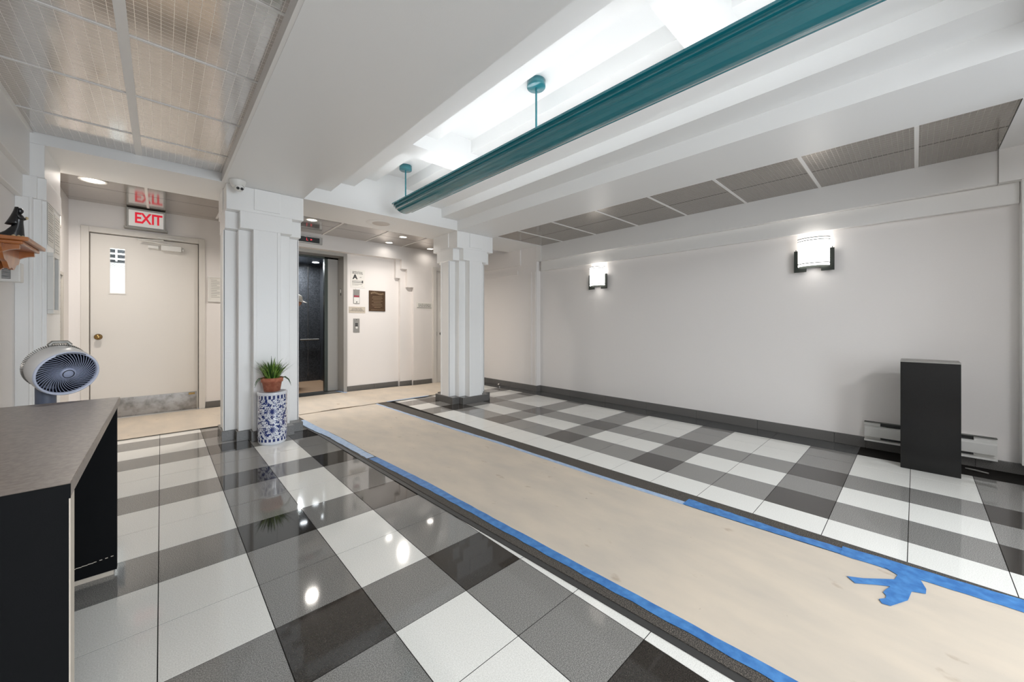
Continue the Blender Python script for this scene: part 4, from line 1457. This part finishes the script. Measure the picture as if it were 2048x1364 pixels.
# ------------------------------------------------------------------ recessed downlights
def downlight(x, yv, r, label, power):
    z = 2.443
    t = thing('ceiling_light', label, 'downlight', (x, yv, z), 'recessed downlights in the corridor ceiling')
    MB().lathe([(r, 0.004), (r, -0.006), (r * 0.86, -0.009), (r * 0.78, -0.002)], c=(x, yv, z), n=32).build('trim_ring', M_PLASTIC, t)
    MB().lathe([(0, -0.004), (r * 0.8, -0.002)], c=(x, yv, z), n=32).build('lens', M_LENS, t)
    area('downlight_lamp', (x, yv, z - 0.014), r * 1.5, power, WARM, disk=True, spread=math.radians(150))


downlight(-0.468, 5.29, 0.097, 'large round downlight in the ceiling before the exit door', P_DOWN * 1.3)
downlight(1.43, 5.335, 0.072, 'round downlight above the elevator next to the column', P_DOWN * 1.25)
downlight(2.755, 5.93, 0.066, 'round downlight close to the frieze above the bronze plaque', P_DOWN * 0.05)
downlight(2.737, 5.405, 0.066, 'round downlight beside the cross beam right of the ceiling speaker', P_DOWN * 1.35)
downlight(3.52, 5.92, 0.066, 'round downlight at the right hand column capital near the far door', P_DOWN * 0.05)

t = thing('ceiling_speaker', 'round white ceiling speaker flush in the beam between the columns', 'speaker', (2.0, 4.53, ZS))
MB().lathe([(0.0, -0.010), (0.100, -0.010), (0.108, -0.004)], c=(2.0, 4.53, ZS), n=40).build('grille', mat('speaker_cloth', lit((214, 208, 203)), 0.7), t)
MB().lathe([(0.105, -0.008), (0.12, -0.010), (0.165, -0.006), (0.178, 0.0)], c=(2.0, 4.53, ZS), n=40).build('rim', M_CEIL, t)

# security camera
cx_, cy_ = 0.492, 4.055
t = thing('security_camera', 'white turret security camera under the soffit beside the left column', 'camera', (cx_, cy_, ZS))
MB().lathe([(0.0, -0.001), (0.062, -0.001), (0.064, -0.008), (0.060, -0.016), (0.050, -0.045), (0.036, -0.062), (0.0, -0.062)], c=(cx_, cy_, ZS), n=36).build('base', M_PLASTIC, t)
bm_ = MB()
bc = Vector((cx_ + 0.008, cy_ - 0.006, ZS - 0.056))
bm_.lathe([(0.040 * math.cos(a), 0.040 * math.sin(a)) for a in [(-PI / 2) + PI * i / 12 for i in range(13)]], c=bc, n=28)
bm_.build('ball', M_PLASTIC, t)
dv = Vector((0.08, -0.92, -0.45)).normalized()
sd = Vector((0, 0, 1)).cross(dv).normalized()
for s_ in (-1, 1):
    c0 = bc + dv * 0.034 + sd * 0.0145 * s_ + Vector((0, 0, -0.004))
    MB().tube(c0, c0 + dv * 0.007, 0.0115, n=18).build('lens', M_BLK, t)
vs = []
upv = dv.cross(sd)
if upv.z < 0:
    upv = -upv
for i in range(11):
    a = PI * (0.12 + 0.76 * i / 10)
    for rr in (0.0405, 0.0425):
        vs.append(bc + (sd * math.cos(a) + upv * math.sin(a) * 0.62 + dv * 0.68).normalized() * rr)
MB().add(vs, [(2 * i, 2 * i + 1, 2 * i + 3, 2 * i + 2) for i in range(10)]).build('eyebrow_gap', M_BLK, t)

# ------------------------------------------------------------------ left wall: shelf, statuette, chime box
t = thing('wall_shelf', 'cherry wood bracket shelf high on the left wall', 'shelf', (XL, 3.29, 1.37))
MB().box(XL, -0.495, 3.09, 3.485, 1.508, 1.528).build('shelf_top', M_WOOD, t, bevel=0.004)
MB().box(XL, -0.515, 3.105, 3.47, 1.490, 1.508).build('top_moulding', M_WOOD, t, bevel=0.005)


def ogee(x0, x1, z0, z1):
    pts = [(x0, z1), (x1, z1)]
    for i in range(15):
        q = i / 14
        x = x1 + (x0 + 0.02 - x1) * q
        z = z1 - (z1 - z0) * (0.16 + 0.84 * (q - 0.12 * math.sin(2 * PI * q)))
        pts.append((x, z))
    pts.append((x0, z0))
    return pts


for ya in (3.125, 3.43):
    MB().extr(ogee(XL, -0.53, 1.355, 1.490), ya, ya + 0.022, 'y').build('bracket', M_WOOD, t, bevel=0.002)
prof = [(3.11, 1.490), (3.465, 1.490)]
for i in range(25):
    q = i / 24
    yv = 3.465 - 0.355 * q
    prof.append((yv, 1.490 - 0.02 - 0.085 * (abs(math.sin(PI * q)) ** 0.8) - 0.014 * math.sin(4 * PI * q) ** 2))
MB().extr(prof, -0.60, -0.582, 'x').build('apron', M_WOOD, t, bevel=0.002)

ST = Vector((-0.545, 3.165, 1.5285))
t = thing('figurine', 'glossy black figurine of a veiled woman on the wooden shelf', 'figurine', ST)
# faces +X; the veil and train sweep back towards -X
b = MB()
secs = [(0.0, 0.036, 0.044, -0.012), (0.012, 0.033, 0.042, -0.010), (0.03, 0.027, 0.035, -0.004), (0.055, 0.021, 0.029, 0.002), (0.078, 0.017, 0.024, 0.005), (0.09, 0.016, 0.024, 0.006), (0.105, 0.02, 0.03, 0.006), (0.118, 0.016, 0.028, 0.005), (0.126, 0.008, 0.012, 0.006)]
vs = []
n = 18
for z, rx, ry, ox in secs:
    for i in range(n):
        a = 2 * PI * i / n
        fold = 1 + (0.10 * math.cos(7 * a) * max(0, 1 - z / 0.07))
        tr_ = 0.024 * max(0, 1 - z / 0.06) ** 2 * max(0, -math.cos(a))
        vs.append(ST + Vector((ox + rx * fold * math.cos(a) - tr_, ry * 0.72 * fold * math.sin(a), z)))
b.add(vs, [(j * n + i, j * n + (i + 1) % n, (j + 1) * n + (i + 1) % n, (j + 1) * n + i) for j in range(len(secs) - 1) for i in range(n)], 0, True)
b.lathe([(0.0, 0.122), (0.006, 0.124), (0.0125, 0.136), (0.0125, 0.145), (0.008, 0.154), (0, 0.157)], c=ST + Vector((0.010, 0, 0)), n=16)
b.build('figure', M_STATUE, t)
vl = MB()
vs = []
for j in range(9):
    q = j / 8
    z = 0.158 - 0.088 * q
    bk = 0.003 + 0.032 * q ** 1.3
    w = 0.016 + 0.016 * q
    for i in range(9):
        a = PI * (0.5 + i / 8)
        vs.append(ST + Vector((0.008 + math.cos(a) * (0.012 + bk), math.sin(a) * w, z + 0.004 * math.cos(a) * q)))
vl.add(vs, [(j * 9 + i, j * 9 + i + 1, (j + 1) * 9 + i + 1, (j + 1) * 9 + i) for j in range(8) for i in range(8)], 0, True)
vo_ = vl.build('veil', M_STATUE, t)
vo_.modifiers.new('thick', 'SOLIDIFY').thickness = 0.003
ar = MB()
for s_ in (1, -1):
    ar.path([ST + Vector((0.006, 0.020 * s_, 0.116)), ST + Vector((0.014, 0.024 * s_, 0.098)), ST + Vector((0.028, 0.006 * s_, 0.102))], [0.0065, 0.0055, 0.004], 8)
ar.build('arms', M_STATUE, t)
M_FLOW = mat('cream_glaze', lit((210, 190, 150)), 0.3)
for q, k_ in (((0.032, 0.0, 0.110), 0.85), ((0.030, 0.006, 0.104), 0.85), ((0.034, -0.005, 0.104), 0.85), ((0.012, -0.030, 0.006), 1), ((-0.004, -0.034, 0.006), 1), ((0.024, -0.024, 0.006), 1)):
    MB().lathe([(0, -0.006 * k_), (0.006 * k_, -0.003 * k_), (0.007 * k_, 0), (0.005 * k_, 0.003 * k_), (0, 0.006 * k_)], c=ST + Vector(q), n=8).build('flower', M_FLOW, t)

t = thing('chime_box', 'white louvred chime box on the wall below the wooden shelf', 'chime', (XL, 3.79, 1.34))
MB().box(XL, -0.632, 3.75, 3.835, 1.342, 1.462).build('case', M_PLASTIC, t, bevel=0.006)
for i in range(11):
    z = 1.360 + i * 0.0082
    MB().box(-0.702, -0.668, 3.7478, 3.752, z, z + 0.004).build('louvre', M_BLK, t)

# ------------------------------------------------------------------ left corridor wall: notices, directory case, mailboxes
XP = -0.60
GN = 'sheets pinned on the left pilaster'


def sheet(x, y0, y1, z0, z1, label, rows, tilt=0.0, cat='notice'):
    t = thing('notice_sheet', label, cat, (x, (y0 + y1) / 2, z0), GN)
    MB().add([(x + 0.003, y0, z0 + tilt), (x + 0.003, y1, z0), (x + 0.003, y1, z1), (x + 0.003, y0, z1 + tilt), (x + 0.0015, y0, z0 + tilt), (x + 0.0015, y1, z0), (x + 0.0015, y1, z1), (x + 0.0015, y0, z1 + tilt)],
             [(0, 1, 2, 3), (7, 6, 5, 4), (0, 4, 5, 1), (1, 5, 6, 2), (2, 6, 7, 3), (3, 7, 4, 0)]).build('sheet', M_PAPERW, t)
    b = MB()
    for i in range(rows):
        z = z1 - 0.03 - i * (z1 - z0 - 0.05) / rows
        e_ = y1 - 0.02 - random.uniform(0, 0.05)
        if i % 6 == 5:
            continue
        b.add([(x + 0.0035, y0 + 0.015, z), (x + 0.0035, e_, z), (x + 0.0035, e_, z + 0.004), (x + 0.0035, y0 + 0.015, z + 0.004)], [(0, 1, 2, 3)])
    b.build('printed_lines', M_INKG, t)['kind'] = 'stuff'
    return t


sheet(XP, 4.27, 4.49, 1.66, 2.02, 'tall printed notice hanging on the left pilaster above the case', 20)
sheet(XP, 4.51, 4.72, 1.60, 1.93, 'second printed notice on the left pilaster, next to the frames', 14)
t = thing('directory_case', 'narrow white glazed directory case on the left pilaster', 'display case', (XP, 4.32, 1.16))
fr = MB()
for b in ((4.262, 4.49, 1.575, 1.605), (4.262, 4.49, 1.16, 1.19), (4.262, 4.30, 1.19, 1.575), (4.45, 4.49, 1.19, 1.575)):
    fr.box(XP, XP + 0.03, b[0], b[1], b[2], b[3])
fr.build('frame', M_PLASTIC, t, bevel=0.003)
MB().box(XP, XP + 0.012, 4.30, 4.45, 1.19, 1.575).build('pane', M_STEEL, t)

XW = -0.715
t = thing('mailbox_panel', 'cream metal mailbox bank on the left wall near the exit door', 'mailboxes', (XW, 5.42, 0.92))
fr = MB()
for b in ((5.0, 5.72, 1.565, 1.595), (5.0, 5.72, 0.90, 0.925), (5.685, 5.72, 0.925, 1.565), (5.0, 5.03, 0.925, 1.565)):
    fr.box(XL, XW + 0.014, b[0], b[1], b[2], b[3])
fr.build('frame', M_MAIL, t, bevel=0.002)
for j in range(5):
    for i in range(3):
        y0 = 5.033 + i * 0.217
        z0 = 0.928 + j * 0.127
        dd = MB().box(XL, XW + 0.002, y0, y0 + 0.213, z0, z0 + 0.123).build('mailbox_door', M_MAIL, t, bevel=0.002)
        lk = MB()
        for q in (0.06, 0.10, 0.15):
            lk.tube((XW + 0.002, y0 + q, z0 + 0.055), (XW + 0.005, y0 + q, z0 + 0.055), 0.008, n=10)
        lk.build('lock', M_BLK, dd)['kind'] = 'stuff'


def picture(y0, y1, z0, z1, label, x=XL, fm=M_MAIL):
    t = thing('wall_frame', label, 'frame', (x, (y0 + y1) / 2, z0))
    w = 0.022
    fr = MB()
    for b in ((y0, y1, z1 - w, z1), (y0, y1, z0, z0 + w), (y0, y0 + w, z0 + w, z1 - w), (y1 - w, y1, z0 + w, z1 - w)):
        fr.box(x, x + 0.022, b[0], b[1], b[2], b[3])
    fr.build('frame', fm, t, bevel=0.003)
    MB().box(x, x + 0.008, y0 + w, y1 - w, z0 + w, z1 - w).build('sheet', M_PAPERW, t)
    b = MB()
    for i in range(5):
        b.box(x + 0.008, x + 0.009, y0 + 0.05, y1 - 0.06, z1 - 0.06 - i * 0.03, z1 - 0.055 - i * 0.03)
    b.build('printed_lines', M_INKG, t)['kind'] = 'stuff'


picture(5.12, 5.62, 1.63, 1.94, 'white framed certificate on the left wall above the mailboxes')
picture(5.12, 5.66, 2.02, 2.30, 'upper white frame on the left wall close under the ceiling')
